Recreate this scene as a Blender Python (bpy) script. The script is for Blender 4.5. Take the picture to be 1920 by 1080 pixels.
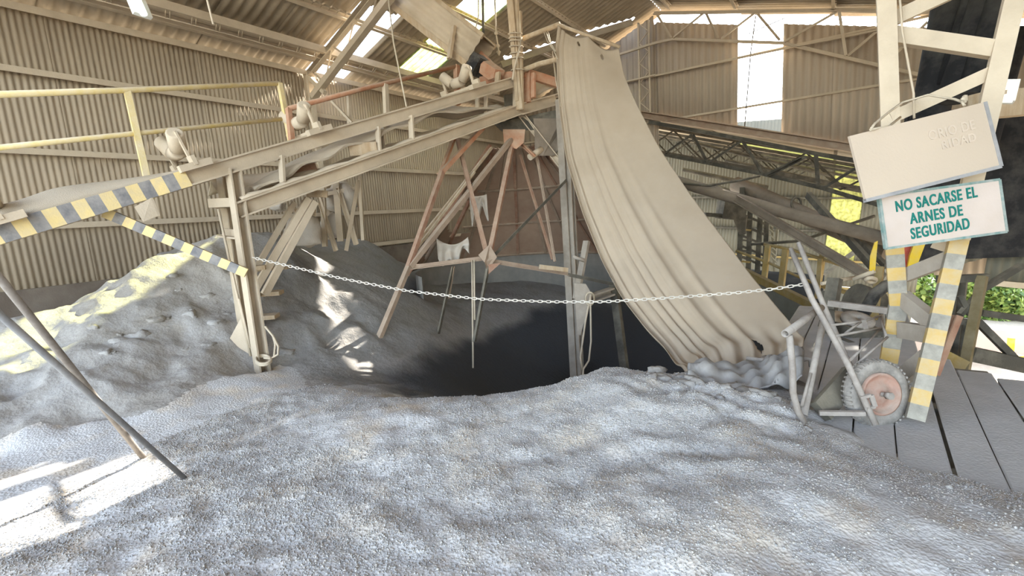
import bpy, math, random
import numpy as np
from mathutils import Vector, Matrix
random.seed(7); rng = np.random.default_rng(7)
scene = bpy.context.scene
for o in list(bpy.data.objects): bpy.data.objects.remove(o, do_unlink=True)
COL = scene.collection
PI = math.pi

# ------------------------------------------------------------------ camera
# The hall is built in metres: +y runs along the left wall, +x towards the right,
# z = 0 is the gravel the photographer stands on. Pose solved from the vanishing points.
FPX = 885.0
_up = np.array([377/FPX, -(6200-540)/FPX, -1.0]); _up = -_up/np.linalg.norm(_up)
_y = np.array([(1560-960)/FPX, -(362-540)/FPX, -1.0]); _y -= _up*_y.dot(_up); _y /= np.linalg.norm(_y)
_x = np.cross(_y, _up)
ROT = np.stack([_x, _y, _up])
EYE = np.array([0, 0, 1.6])
cam = bpy.data.cameras.new('camera'); cam_o = bpy.data.objects.new('camera', cam); COL.objects.link(cam_o)
M4 = Matrix([list(ROT[i]) + [EYE[i]] for i in range(3)] + [[0, 0, 0, 1]])
cam_o.matrix_world = M4
cam.sensor_width = 36; cam.lens = FPX/1920*36; cam.clip_start = .05; cam.clip_end = 400
scene.camera = cam_o

# ------------------------------------------------------------------ sky, sun, exposure
SUN_AZ, SUN_EL = math.radians(-2.7), math.radians(33.4)     # azimuth from +y towards +x
SDIR = np.array([math.sin(SUN_AZ)*math.cos(SUN_EL), math.cos(SUN_AZ)*math.cos(SUN_EL), math.sin(SUN_EL)])
w = bpy.data.worlds.new('sky'); scene.world = w; w.use_nodes = True
nt = w.node_tree; nt.nodes.clear()
sk = nt.nodes.new('ShaderNodeTexSky'); sk.sky_type = 'NISHITA'; sk.sun_disc = False
sk.sun_elevation = SUN_EL; sk.sun_rotation = SUN_AZ; sk.altitude = 600; sk.air_density = 1.1; sk.dust_density = 1.2
hz = nt.nodes.new('ShaderNodeHueSaturation'); hz.inputs['Saturation'].default_value = .60     # thin haze pales the blue
bg = nt.nodes.new('ShaderNodeBackground'); bg.inputs[1].default_value = 1.05
ow = nt.nodes.new('ShaderNodeOutputWorld')
nt.links.new(sk.outputs[0], hz.inputs['Color']); nt.links.new(hz.outputs[0], bg.inputs[0]); nt.links.new(bg.outputs[0], ow.inputs[0])
sl = bpy.data.lights.new('sun', 'SUN'); sl.energy = 20.0; sl.angle = math.radians(.53); sl.color = (1, .95, .86)
so = bpy.data.objects.new('sun', sl); COL.objects.link(so)
so.rotation_euler = Vector((-SDIR[0], -SDIR[1], -SDIR[2])).to_track_quat('-Z', 'Y').to_euler(); so.location = (0, 20, 30)
vs = scene.view_settings
scene.display_settings.display_device = 'sRGB'
vs.view_transform = 'Standard'; vs.look = 'None'; vs.gamma = 1.0; vs.use_curve_mapping = False
vs.exposure = 0.58
cy = scene.cycles
cy.max_bounces = 8; cy.diffuse_bounces = 6; cy.glossy_bounces = 2; cy.transmission_bounces = 4; cy.transparent_max_bounces = 8
cy.sample_clamp_indirect = 8; cy.use_denoising = True; cy.caustics_reflective = False; cy.caustics_refractive = False

# ------------------------------------------------------------------ geometry helpers
def V(*a): return np.array(a, float)
def _ray(px, py): return ROT @ np.array([(px-960)/FPX, -(py-540)/FPX, -1.0])
def at(px, py, d): return EYE + _ray(px, py)*d              # measured point: photo direction, metres deep
def onx(px, py, v): r = _ray(px, py); return EYE + r*((v-EYE[0])/r[0])
def ony(px, py, v): r = _ray(px, py); return EYE + r*((v-EYE[1])/r[1])
def onz(px, py, v=0.0): r = _ray(px, py); return EYE + r*((v-EYE[2])/r[2])
def nrm(v): v = np.asarray(v, float); return v/(np.linalg.norm(v)+1e-12)

def frame(d, up=(0, 0, 1)):
    d = nrm(d); up = np.asarray(up, float)
    if abs(d.dot(nrm(up))) > .98: up = np.array([0, 1, 0.])
    s = nrm(np.cross(d, up)); u = np.cross(s, d)
    return s, u
PROF = {}
def profile(kind, w, h, t):
    a, b = w/2, h/2
    if kind == 'box': return [(-a,-b),(a,-b),(a,b),(-a,b)]
    if kind == 'L': return [(-a,-b),(a,-b),(a,-b+t),(-a+t,-b+t),(-a+t,b),(-a,b)]
    if kind == 'C': return [(-a,-b),(a,-b),(a,-b+t),(-a+t,-b+t),(-a+t,b-t),(a,b-t),(a,b),(-a,b)]
    if kind == 'Cr': return [(-x, y) for x, y in reversed(profile('C', w, h, t))]
    if kind == 'I':
        return [(-a,-b),(a,-b),(a,-b+t),(t/2,-b+t),(t/2,b-t),(a,b-t),(a,b),(-a,b),(-a,b-t),(-t/2,b-t),(-t/2,-b+t),(-a,-b+t)]
class MB:
    def __init__(s): s.v = []; s.f = []; s.m = []; s.sm = []
    def add(s, vs, fs, mi=0, smooth=False):
        n = len(s.v); s.v.extend([tuple(map(float, p)) for p in vs])
        for f in fs: s.f.append(tuple(i+n for i in f)); s.m.append(mi); s.sm.append(smooth)
        return s
    def bar(s, p, q, w=.08, h=None, kind='box', t=.012, up=(0, 0, 1), mi=0):
        p, q = np.asarray(p, float), np.asarray(q, float); h = w if h is None else h
        sx, u = frame(q-p, up); pr = profile(kind, w, h, t); n = len(pr)
        vs = [p+sx*a+u*b for a, b in pr]+[q+sx*a+u*b for a, b in pr]
        fs = [(i, (i+1) % n, (i+1) % n+n, i+n) for i in range(n)]+[tuple(range(n-1, -1, -1)), tuple(range(n, 2*n))]
        return s.add(vs, fs, mi)
    def tube(s, pts, r=.02, n=8, mi=0, cap=True, radii=None, smooth=True):
        pts = [np.asarray(p, float) for p in pts]; m = len(pts)
        d0 = nrm(pts[1]-pts[0]); sx, u = frame(d0); vs = []
        for i, p in enumerate(pts):
            d = nrm(pts[min(i+1, m-1)]-pts[max(i-1, 0)])
            sx = nrm(sx-d*sx.dot(d)); u = np.cross(sx, d)
            rr = r if radii is None else radii[i]
            for k in range(n):
                a = 2*PI*k/n; vs.append(p+rr*(math.cos(a)*sx+math.sin(a)*u))
        fs = [(i*n+k, i*n+(k+1) % n, (i+1)*n+(k+1) % n, (i+1)*n+k) for i in range(m-1) for k in range(n)]
        s.add(vs, fs, mi, smooth)
        if cap:
            b = len(s.v)-len(vs)
            s.f += [tuple(b+k for k in range(n-1, -1, -1)), tuple(b+(m-1)*n+k for k in range(n))]; s.m += [mi, mi]; s.sm += [False, False]
        return s
    def pipe(s, p, q, r=.03, t=.006, n=12, mi=0):       # open-ended pipe
        p, q = np.asarray(p, float), np.asarray(q, float); sx, u = frame(q-p); vs = []
        for c in (p, q):
            for rr in (r, r-t):
                for k in range(n): a = 2*PI*k/n; vs.append(c+rr*(math.cos(a)*sx+math.sin(a)*u))
        fs = []
        for k in range(n):
            j = (k+1) % n
            fs += [(k, j, 2*n+j, 2*n+k), (n+j, n+k, 3*n+k, 3*n+j), (j, k, n+k, n+j), (2*n+k, 2*n+j, 3*n+j, 3*n+k)]
        return s.add(vs, fs, mi, True)
    def lathe(s, c, ax, prof, n=24, mi=0, up=(0, 0, 1)):   # prof: list of (radius, offset along ax); closed ring profile
        c = np.asarray(c, float); ax = nrm(ax); sx, u = frame(ax, up); m = len(prof); vs = []
        for k in range(n):
            a = 2*PI*k/n; dr = math.cos(a)*sx+math.sin(a)*u
            for r, o in prof: vs.append(c+ax*o+dr*r)
        fs = [(k*m+i, k*m+(i+1) % m, ((k+1) % n)*m+(i+1) % m, ((k+1) % n)*m+i) for k in range(n) for i in range(m)]
        return s.add(vs, fs, mi, True)
    def grid(s, P, mi=0, smooth=True, thick=0.0, flip=False):   # P: (a,b,3) array; closed slab if thick
        P = np.asarray(P, float); a, b = P.shape[:2]
        q = lambda o: [(o+i*b+j, o+i*b+j+1, o+(i+1)*b+j+1, o+(i+1)*b+j) for i in range(a-1) for j in range(b-1)]
        if not thick:
            fs = q(0)
            if flip: fs = [f[::-1] for f in fs]
            return s.add(P.reshape(-1, 3), fs, mi, smooth)
        du = np.gradient(P, axis=0); dv = np.gradient(P, axis=1); N = np.cross(du, dv); N /= np.linalg.norm(N, axis=2, keepdims=True)+1e-9
        vs = np.concatenate([P.reshape(-1, 3), (P+N*thick).reshape(-1, 3)]); o = a*b
        fs = q(0)+[f[::-1] for f in q(o)]
        n0 = len(s.v); s.add(vs, fs, mi, smooth)
        ring = [(0, j) for j in range(b)]+[(i, b-1) for i in range(1, a)]+[(a-1, j) for j in range(b-2, -1, -1)]+[(i, 0) for i in range(a-2, 0, -1)]
        ids = [n0+i*b+j for i, j in ring]
        for k in range(len(ids)):
            i, j = ids[k], ids[(k+1) % len(ids)]
            s.f.append((i, i+o, j+o, j)); s.m.append(mi); s.sm.append(False)
        return s
    def poly(s, pts, n, t, mi=0):                          # flat plate from polygon, thickness t along n
        pts = [np.asarray(p, float) for p in pts]; n = nrm(n)*t; k = len(pts)
        vs = pts+[p+n for p in pts]
        return s.add(vs, [tuple(range(k-1, -1, -1)), tuple(range(k, 2*k))]+[(i, (i+1) % k, (i+1) % k+k, i+k) for i in range(k)], mi)
    def blob(s, c, r, n=7, m=10, bump=.18, seed=0, mi=0, flat=1.0):
        g = np.random.default_rng(seed); c = np.asarray(c, float); r = np.asarray(r, float)*np.ones(3); ph = g.uniform(0, 6, 9); vs = []
        for i in range(n+1):
            th = PI*i/n
            for j in range(m):
                a = 2*PI*j/m; d = V(math.sin(th)*math.cos(a), math.sin(th)*math.sin(a), math.cos(th))
                k = 1+bump*(math.sin(3*d[0]+ph[0])*math.sin(4*d[1]+ph[1])+.7*math.sin(6*d[2]+5*d[0]+ph[2])*math.sin(5*d[1]+ph[3]))
                p = d*r*k; p[2] *= flat if p[2] < 0 else 1; vs.append(c+p)
        fs = [(i*m+j, (i+1)*m+j, (i+1)*m+(j+1) % m, i*m+(j+1) % m) for i in range(n) for j in range(m)]
        return s.add(vs, fs, mi, True)
    def mesh(s, name, mats, org=(0, 0, 0)):
        me = bpy.data.meshes.new(name); v = np.array(s.v, float)-np.asarray(org, float)
        me.from_pydata(v.tolist(), [], s.f)
        for m in (mats if isinstance(mats, (list, tuple)) else [mats]): me.materials.append(m)
        me.polygons.foreach_set('material_index', s.m); me.polygons.foreach_set('use_smooth', s.sm)
        me.validate(); me.update(); return me

def wloc(o):
    p = V(0, 0, 0)
    while o is not None: p = p+np.array(o.location); o = o.parent
    return p
def tag(o, label=None, cat=None, group=None, kind=None):
    for k, v in (('label', label), ('category', cat), ('group', group), ('kind', kind)):
        if v: o[k] = v
    return o
def thing(name, loc, label, cat, group=None, kind=None):     # Empty at the thing's base
    o = bpy.data.objects.new(name, None); COL.objects.link(o); o.location = tuple(map(float, loc)); o.empty_display_size = .1
    return tag(o, label, cat, group, kind)
def part(name, mb, mats, parent, label=None, kind=None):     # a mesh under its thing
    org = wloc(parent); me = mb.mesh(name, mats, org); o = bpy.data.objects.new(name, me); COL.objects.link(o); o.parent = parent
    return tag(o, label, None, None, kind)
def solo(name, mb, mats, label, cat, org=None, group=None, kind=None):   # a thing that is one mesh
    v = np.array(mb.v); org = V((v[:, 0].min()+v[:, 0].max())/2, (v[:, 1].min()+v[:, 1].max())/2, v[:, 2].min()) if org is None else org
    o = bpy.data.objects.new(name, mb.mesh(name, mats, org)); COL.objects.link(o); o.location = tuple(org)
    return tag(o, label, cat, group, kind)
def place(name, me, parent, mtx, label=None):                # shared mesh, own transform, child of parent
    o = bpy.data.objects.new(name, me); COL.objects.link(o); o.parent = parent
    L = wloc(parent) if parent is not None else V(0, 0, 0)
    o.matrix_local = Matrix.Translation(Vector(-L)) @ mtx
    return tag(o, label)
def axes(o, x, y, z):
    return Matrix([[x[i], y[i], z[i], o[i]] for i in range(3)]+[[0, 0, 0, 1]])

# ------------------------------------------------------------------ materials
def _n(nt, t, **k):
    n = nt.nodes.new(t)
    for a, b in k.items():
        if a in n.inputs: n.inputs[a].default_value = b
        else: setattr(n, a, b)
    return n
def dusty(name, base, dust=(.56, .50, .42), top=.85, side=.35, rough=.9, scale=5.0, bump=.25, bscale=60, metal=0.0, streak=False):
    """a surface with settled dust: thick on what faces up, patchy on the sides"""
    m = bpy.data.materials.new(name); m.use_nodes = True; nt = m.node_tree; L = nt.links; b = nt.nodes['Principled BSDF']
    geo = _n(nt, 'ShaderNodeNewGeometry'); n1 = _n(nt, 'ShaderNodeTexNoise', Scale=scale, Detail=6.0, Roughness=.65)
    if streak:
        mp = _n(nt, 'ShaderNodeMapping'); mp.inputs['Scale'].default_value = (1, 1, .15); L.new(geo.outputs['Position'], mp.inputs['Vector']); L.new(mp.outputs[0], n1.inputs['Vector'])
    else: L.new(geo.outputs['Position'], n1.inputs['Vector'])
    sep = _n(nt, 'ShaderNodeSeparateXYZ'); L.new(geo.outputs['Normal'], sep.inputs[0])
    up = _n(nt, 'ShaderNodeMapRange'); up.inputs[1].default_value = .05; up.inputs[2].default_value = .75; up.inputs[3].default_value = side; up.inputs[4].default_value = top
    L.new(sep.outputs['Z'], up.inputs[0])
    mr = _n(nt, 'ShaderNodeMapRange'); mr.inputs[1].default_value = .32; mr.inputs[2].default_value = .68; mr.inputs[3].default_value = -.3; mr.inputs[4].default_value = .3
    L.new(n1.outputs[0], mr.inputs[0])
    ad = _n(nt, 'ShaderNodeMath', operation='ADD', use_clamp=True); L.new(up.outputs[0], ad.inputs[0]); L.new(mr.outputs[0], ad.inputs[1])
    mx = _n(nt, 'ShaderNodeMix', data_type='RGBA'); mx.inputs['A'].default_value = (*base, 1); mx.inputs['B'].default_value = (*dust, 1)
    L.new(ad.outputs[0], mx.inputs['Factor'])
    n2 = _n(nt, 'ShaderNodeTexNoise', Scale=bscale, Detail=3.0); L.new(geo.outputs['Position'], n2.inputs['Vector'])
    hs = _n(nt, 'ShaderNodeHueSaturation'); mv = _n(nt, 'ShaderNodeMapRange'); mv.inputs[3].default_value = .82; mv.inputs[4].default_value = 1.18
    n3 = _n(nt, 'ShaderNodeTexNoise', Scale=scale*.35, Detail=4.0); L.new(geo.outputs['Position'], n3.inputs['Vector'])
    L.new(n3.outputs[0], mv.inputs[0]); L.new(mv.outputs[0], hs.inputs['Value']); L.new(mx.outputs['Result'], hs.inputs['Color'])
    L.new(hs.outputs[0], b.inputs['Base Color'])
    bp = _n(nt, 'ShaderNodeBump', Strength=bump, Distance=.01); L.new(n2.outputs[0], bp.inputs['Height']); L.new(bp.outputs[0], b.inputs['Normal'])
    b.inputs['Roughness'].default_value = rough; b.inputs['Metallic'].default_value = metal
    b.inputs['Specular IOR Level'].default_value = .2
    return m
TAN = (.56, .47, .35)
M = dict(
 steel=dusty('dusty_steel', (.41, .335, .245), TAN, .95, .66, scale=4),
 steel_dark=dusty('dark_steel', (.075, .068, .055), (.28, .25, .19), .55, .08, scale=3),
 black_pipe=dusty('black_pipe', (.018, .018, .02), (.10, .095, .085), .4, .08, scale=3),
 grey_steel=dusty('grey_steel', (.26, .22, .175), (.42, .37, .305), .85, .45, scale=5),
 olive=dusty('olive_paint', (.13, .10, .045), (.24, .20, .13), .7, .25, scale=6),
 shaded_steel=dusty('shaded_steel', (.25, .175, .125), (.42, .33, .245), .85, .4, scale=5),  # darker steel for the hood zone, its shade put into the colour
 pipe_dust=dusty('dusty_pipe', (.15, .12, .09), (.32, .265, .205), .7, .25, scale=2),
 rust=dusty('rusty_steel', (.27, .125, .08), (.42, .31, .22), .8, .35, scale=7),
 orange=dusty('orange_paint', (.40, .17, .09), (.50, .38, .27), .85, .30, scale=6),
 yellow=dusty('yellow_paint', (.62, .48, .16), (.66, .57, .42), .9, .45, scale=9),
 ochre=dusty('ochre_paint', (.27, .185, .055), (.33, .28, .18), .7, .25, scale=6),
 stripe_y=dusty('stripe_yellow', (.76, .60, .28), TAN, .5, .18, scale=9),
 stripe_k=dusty('stripe_black', (.16, .16, .17), (.45, .42, .38), .6, .35, scale=8),
 warn_y=dusty('warning_yellow', (.50, .33, .09), (.46, .39, .28), .7, .28, scale=14),
 warn_k=dusty('warning_grey', (.17, .16, .14), (.42, .39, .32), .6, .45, scale=12),
 wood=dusty('timber', (.36, .25, .14), TAN, .9, .45, scale=12, bump=.5, streak=True),
 cladding=dusty('wall_cladding', (.34, .275, .20), (.46, .38, .275), .9, .45, scale=2.2, bump=.3, bscale=30, streak=True),
 endclad=dusty('end_cladding', (.36, .29, .22), (.46, .385, .30), .9, .45, scale=1.5, bump=.3, bscale=30, streak=True),
 roof=dusty('fibre_cement', (.27, .22, .155), (.40, .33, .24), .9, .4, scale=2.5, bump=.4, bscale=25),
 hood=dusty('hood_plate', (.30, .185, .13), (.40, .29, .21), .9, .55, scale=3),
 tarp=dusty('tarp_cloth', (.37, .293, .205), (.44, .36, .268), .9, .5, scale=1.6, bump=.25, bscale=220),
 sack=dusty('white_sack', (.50, .46, .40), (.46, .39, .31), .8, .3, scale=10, bump=.5),
 rope=dusty('rope', (.52, .45, .34), TAN, .8, .5, scale=30, bump=.6, bscale=200),
 chain=dusty('chain_steel', (.55, .52, .46), (.68, .63, .55), .9, .5, scale=20, rough=.7),
 bluepipe=dusty('grey_pipe', (.23, .23, .235), (.44, .42, .40), .8, .35, scale=8),
 galv=dusty('galvanised_pipe', (.22, .19, .165), (.42, .38, .335), .8, .35, scale=12),
 tyre=dusty('tyre_rubber', (.09, .085, .08), (.36, .33, .29), .85, .62, scale=14),
 hub=dusty('wheel_hub', (.34, .15, .10), (.42, .33, .27), .85, .5, scale=9),
 plank=dusty('deck_plank', (.36, .35, .335), (.48, .47, .455), .75, .3, scale=4, bump=.4, bscale=50),
 rubber=dusty('black_rubber', (.025, .025, .025), (.2, .18, .15), .7, .1, scale=6),
 red=dusty('red_paint', (.40, .05, .035), (.4, .3, .22), .7, .12, scale=6),
 vivid=dusty('machine_yellow', (.70, .48, .04), (.55, .45, .25), .7, .10, scale=6),
 farwall=dusty('far_cladding', (.125, .118, .09), (.18, .165, .125), .8, .4, scale=1.2, streak=True),
 belt=dusty('belt_dust', (.36, .30, .23), (.48, .41, .315), .95, .7, scale=4, bump=.5, bscale=120),
 white=dusty('lamp_housing', (.8, .8, .76), (.6, .55, .45), .6, .1, scale=8),
)
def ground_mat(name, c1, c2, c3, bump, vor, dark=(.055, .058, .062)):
    m = bpy.data.materials.new(name); m.use_nodes = True; nt = m.node_tree; L = nt.links; b = nt.nodes['Principled BSDF']
    geo = _n(nt, 'ShaderNodeNewGeometry'); P = geo.outputs['Position']
    na = _n(nt, 'ShaderNodeTexNoise', Scale=.9, Detail=7.0, Roughness=.6); nb = _n(nt, 'ShaderNodeTexNoise', Scale=3.1, Detail=5.0)
    nc = _n(nt, 'ShaderNodeTexNoise', Scale=45.0, Detail=4.0); vo = _n(nt, 'ShaderNodeTexVoronoi', Scale=vor)
    for n in (na, nb, nc, vo): L.new(P, n.inputs['Vector'])
    r1 = _n(nt, 'ShaderNodeMapRange'); r1.inputs[1].default_value = .42; r1.inputs[2].default_value = .62; L.new(na.outputs[0], r1.inputs[0])
    r2 = _n(nt, 'ShaderNodeMapRange'); r2.inputs[1].default_value = .5; r2.inputs[2].default_value = .68; L.new(nb.outputs[0], r2.inputs[0])
    m1 = _n(nt, 'ShaderNodeMix', data_type='RGBA'); m1.inputs['A'].default_value = (*c1, 1); m1.inputs['B'].default_value = (*c2, 1); L.new(r1.outputs[0], m1.inputs['Factor'])
    m2 = _n(nt, 'ShaderNodeMix', data_type='RGBA'); m2.inputs['B'].default_value = (*c3, 1); L.new(m1.outputs['Result'], m2.inputs['A']); L.new(r2.outputs[0], m2.inputs['Factor'])
    hs = _n(nt, 'ShaderNodeHueSaturation'); mv = _n(nt, 'ShaderNodeMapRange'); mv.inputs[3].default_value = .75; mv.inputs[4].default_value = 1.25
    L.new(nc.outputs[0], mv.inputs[0]); L.new(mv.outputs[0], hs.inputs['Value']); L.new(m2.outputs['Result'], hs.inputs['Color'])
    at_ = _n(nt, 'ShaderNodeAttribute', attribute_name='ground_shade'); m3 = _n(nt, 'ShaderNodeMix', data_type='RGBA'); m3.inputs['B'].default_value = (*dark, 1)
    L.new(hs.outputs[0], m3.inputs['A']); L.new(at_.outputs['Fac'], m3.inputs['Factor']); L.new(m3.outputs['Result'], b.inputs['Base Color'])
    ad = _n(nt, 'ShaderNodeMath', operation='ADD'); L.new(nc.outputs[0], ad.inputs[0]); L.new(vo.outputs['Distance'], ad.inputs[1])
    bp = _n(nt, 'ShaderNodeBump', Strength=bump, Distance=.015); L.new(ad.outputs[0], bp.inputs['Height']); L.new(bp.outputs[0], b.inputs['Normal'])
    b.inputs['Roughness'].default_value = .95; b.inputs['Specular IOR Level'].default_value = .1
    return m
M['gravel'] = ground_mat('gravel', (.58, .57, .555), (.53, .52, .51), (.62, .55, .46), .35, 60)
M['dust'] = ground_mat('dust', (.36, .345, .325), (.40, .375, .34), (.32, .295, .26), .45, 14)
M['rear_dust'] = ground_mat('rear_dust', (.27, .26, .235), (.30, .285, .25), (.24, .225, .20), .3, 14)
M['pit'] = ground_mat('pit_gravel', (.10, .103, .105), (.08, .083, .086), (.12, .12, .12), .8, 40)
M['shade_plinth'] = dusty('shaded_wall_foot', (.15, .12, .095), (.30, .26, .21), .8, .15, scale=2)  # dark colour stands in for the shaded trench at the wall foot
M['tarp_low'] = dusty('dusty_tarp', (.25, .24, .225), (.36, .345, .325), .9, .4, scale=5, bump=.3, bscale=200)
M['earth'] = ground_mat('yard', (.50, .43, .33), (.46, .39, .30), (.54, .48, .38), .3, 8)
def plain(name, col, rough=.6, trans=0.0, emit=None, es=1.0, rand=None):
    m = bpy.data.materials.new(name); m.use_nodes = True; nt = m.node_tree; b = nt.nodes['Principled BSDF']
    b.inputs['Base Color'].default_value = (*col, 1); b.inputs['Roughness'].default_value = rough
    if emit: b.inputs['Emission Color'].default_value = (*emit, 1); b.inputs['Emission Strength'].default_value = es
    if rand:
        g = _n(nt, 'ShaderNodeNewGeometry'); cr = _n(nt, 'ShaderNodeValToRGB'); e = cr.color_ramp
        e.elements[0].color = (*rand[0], 1); e.elements[1].color = (*rand[-1], 1)
        for i, c in enumerate(rand[1:-1]): x = e.elements.new((i+1)/(len(rand)-1)); x.color = (*c, 1)
        nt.links.new(g.outputs['Random Per Island'], cr.inputs[0]); nt.links.new(cr.outputs[0], b.inputs['Base Color'])
    return m
M['pebble'] = plain('pebbles', (.4, .4, .4), .9, rand=[(.33, .325, .315), (.43, .42, .405), (.47, .425, .365), (.54, .53, .515)])
M['leaf'] = plain('foliage', (.2, .3, .05), .6, rand=[(.05, .10, .02), (.14, .22, .04), (.26, .32, .07)])
M['paint_white'] = dusty('sign_face', (.56, .475, .42), (.52, .43, .355), .7, .35, scale=7, bump=.1)
M['sign_dust'] = dusty('dust_covered_sign', (.50, .41, .32), (.52, .425, .325), .7, .5, scale=2, bump=.15)
M['sign_green'] = dusty('sign_green', (.015, .16, .13), (.30, .36, .31), .0, -.25, scale=30, bump=.05)
M['sign_faded'] = dusty('faded_lettering', (.50, .415, .33), (.60, .50, .395), .7, .45, scale=10, bump=.05)
def translucent(name, col, clear):
    m = bpy.data.materials.new(name); m.use_nodes = True; nt = m.node_tree; nt.nodes.clear(); L = nt.links
    o = _n(nt, 'ShaderNodeOutputMaterial'); tl = _n(nt, 'ShaderNodeBsdfTranslucent'); tp = _n(nt, 'ShaderNodeBsdfTransparent'); df = _n(nt, 'ShaderNodeBsdfDiffuse')
    g = _n(nt, 'ShaderNodeNewGeometry'); n = _n(nt, 'ShaderNodeTexNoise', Scale=7.0, Detail=5.0); L.new(g.outputs['Position'], n.inputs['Vector'])
    cr = _n(nt, 'ShaderNodeValToRGB'); cr.color_ramp.elements[0].position = .3; cr.color_ramp.elements[1].position = .65
    cr.color_ramp.elements[0].color = (*[c*.55 for c in col], 1); cr.color_ramp.elements[1].color = (*col, 1)
    L.new(n.outputs[0], cr.inputs[0]); L.new(cr.outputs[0], tl.inputs[0]); L.new(cr.outputs[0], df.inputs[0])
    tp.inputs[0].default_value = (min(1, col[0]*1.12), min(1, col[1]*1.08), min(1, col[2]*1.5), 1)
    a = _n(nt, 'ShaderNodeMixShader'); a.inputs[0].default_value = .25; L.new(tl.outputs[0], a.inputs[1]); L.new(df.outputs[0], a.inputs[2])
    b = _n(nt, 'ShaderNodeMixShader'); b.inputs[0].default_value = clear; L.new(a.outputs[0], b.inputs[1]); L.new(tp.outputs[0], b.inputs[2])
    L.new(b.outputs[0], o.inputs[0]); return m
M['skylight'] = translucent('green_skylight', (.74, .78, .46), .06)
M['skylight_clear'] = translucent('clear_skylight', (.87, .92, .50), .92)
M['skylight_dirty'] = translucent('old_skylight', (.42, .42, .22), .03)
# ------------------------------------------------------------------ noise
_LAT = rng.random((256, 256))
def vnoise(x, y):
    xi = np.floor(x).astype(int); yi = np.floor(y).astype(int); fx = x-xi; fy = y-yi
    fx = fx*fx*(3-2*fx); fy = fy*fy*(3-2*fy); g = lambda a, b: _LAT[a % 256, b % 256]
    return (g(xi, yi)*(1-fx)+g(xi+1, yi)*fx)*(1-fy)+(g(xi, yi+1)*(1-fx)+g(xi+1, yi+1)*fx)*fy-.5
def fbm(x, y, s, o=4):
    t = 0; a = 1
    for i in range(o): t = t+a*vnoise(x/s+17.3*i, y/s+9.1*i); s *= .5; a *= .5
    return t
# ------------------------------------------------------------------ terrain: surveyed spot heights (x, y, z)
CP=np.array([
# foreground plateau
(-1,.5,0),(0,2,0),(-3,1.5,0),(1.4,2.7,.03),(-2,-2,0),(-4,0,0.02),(2,1,-.02),(-4.2,1.1,0.0),(-3.6,1.9,0.0),(-5,-2,.1),(2,-3,0),(-1.2,2.6,.03),(.3,3.35,-.01),(.3,3.0,.035),(.8,2.9,.035),(.9,3.25,-.01),(.6,3.7,-.12),(1.2,3.6,-.14),
# crest
(-3.75,2.33,.02),(-3.46,2.68,.0),(-3.16,2.8,0),(-2.76,3.0,0),(-2.33,3.31,.02),(-1.98,3.68,.03),(-1.68,4.0,.10),(-1.18,4.05,.06),(-1.0,4.2,.08),(-.54,4.1,.06),(-.2,3.9,.03),
# deck underside
(.5,4.5,-.16),(1.5,4.5,-.2),(.1,5.5,-.2),(1,6.5,-.8),(.2,4.0,-.10),
# pit
(-3.4,8.0,-1.95),(-2.4,7.2,-1.9),(-2.6,3.9,-.55),(-2.0,4.4,-.6),(-1.2,4.7,-.35),(-.6,4.9,-.1),(-3.3,3.5,-.4),(-3.0,5.0,-1.45),(-2,5.6,-1.6),(-4.0,5.6,-1.2),(-4.1,6.5,-1.3),(-3.2,7.5,-1.8),(-1.5,6.5,-1.6),(-1.0,8.5,-1.5),(-4.7,7.9,-.8),(-4.8,9.5,-.4),(-2.5,10,-1.0),(-3.8,4.3,-.62),
# left foot of heap
(-5.37,2.68,.10),(-5.0,2.9,.0),(-4.5,2.6,.0),(-4.8,1.5,.05),(-5.2,.6,.05),(-5.9,.2,.22),(-5.6,1.2,.22),(-5.9,2.2,.42),(-6.3,1.5,.55),(-6.6,.6,.42),(-7,-.5,.3),(-6.2,2.6,.62),
(-7.2,.6,.62),(-7.2,1.2,.78),(-7.2,1.8,1.0),(-7.2,2.47,1.30),(-7.6,3.5,1.5),(-7.5,4.0,1.53),(-7.5,4.6,1.25),(-8.4,1.5,.42),(-9.4,1,.25),(-9.4,2.4,.6),(-9.4,3.6,1.35),(-9.4,5,1.3),(-8.3,2.4,.85),(-6.5,3.3,1.0),(-6.8,4.0,1.25),(-9.4,-2,.1),(-8.4,.3,.2),
# between / rear heap
(-5.9,3.7,.55),(-6.3,4.3,.75),(-5.5,4.3,.30),(-5.0,4.0,.02),(-4.5,3.6,-.22),(-4.2,3.2,-.15),(-5.0,5.0,-.15),(-5.6,5.3,.22),(-6.3,5.6,.55),(-7.2,5.5,1.0),(-8,6.5,1.25),(-8.6,6.9,1.15),(-9.4,7.5,1.0),(-8.3,7.8,.6),(-7.5,7.5,.3),(-6.5,6.6,.1),(-6.0,7.5,-.1),(-9.4,9,.4),(-9.4,12,.2),(-6,11,.1),(-6,14.4,.1),(-1,14,-.5),(2,12,-.8),(3,9,-1)
],float)
def _phi(r2): return np.sqrt(r2+.16**2)
_d=((CP[:,None,:2]-CP[None,:,:2])**2).sum(2)
_A=_phi(_d)-0.03*np.eye(len(CP))
_w=np.linalg.solve(_A,CP[:,2])
def smooth_h(x,y):
    x=np.asarray(x,float);y=np.asarray(y,float);s=x.shape
    p=np.stack([x.ravel(),y.ravel()],1);o=np.empty(len(p))
    for i in range(0,len(p),20000):
        q=p[i:i+20000];o[i:i+20000]=_phi(((q[:,None]-CP[None,:,:2])**2).sum(2))@_w
    return o.reshape(s)

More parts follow.
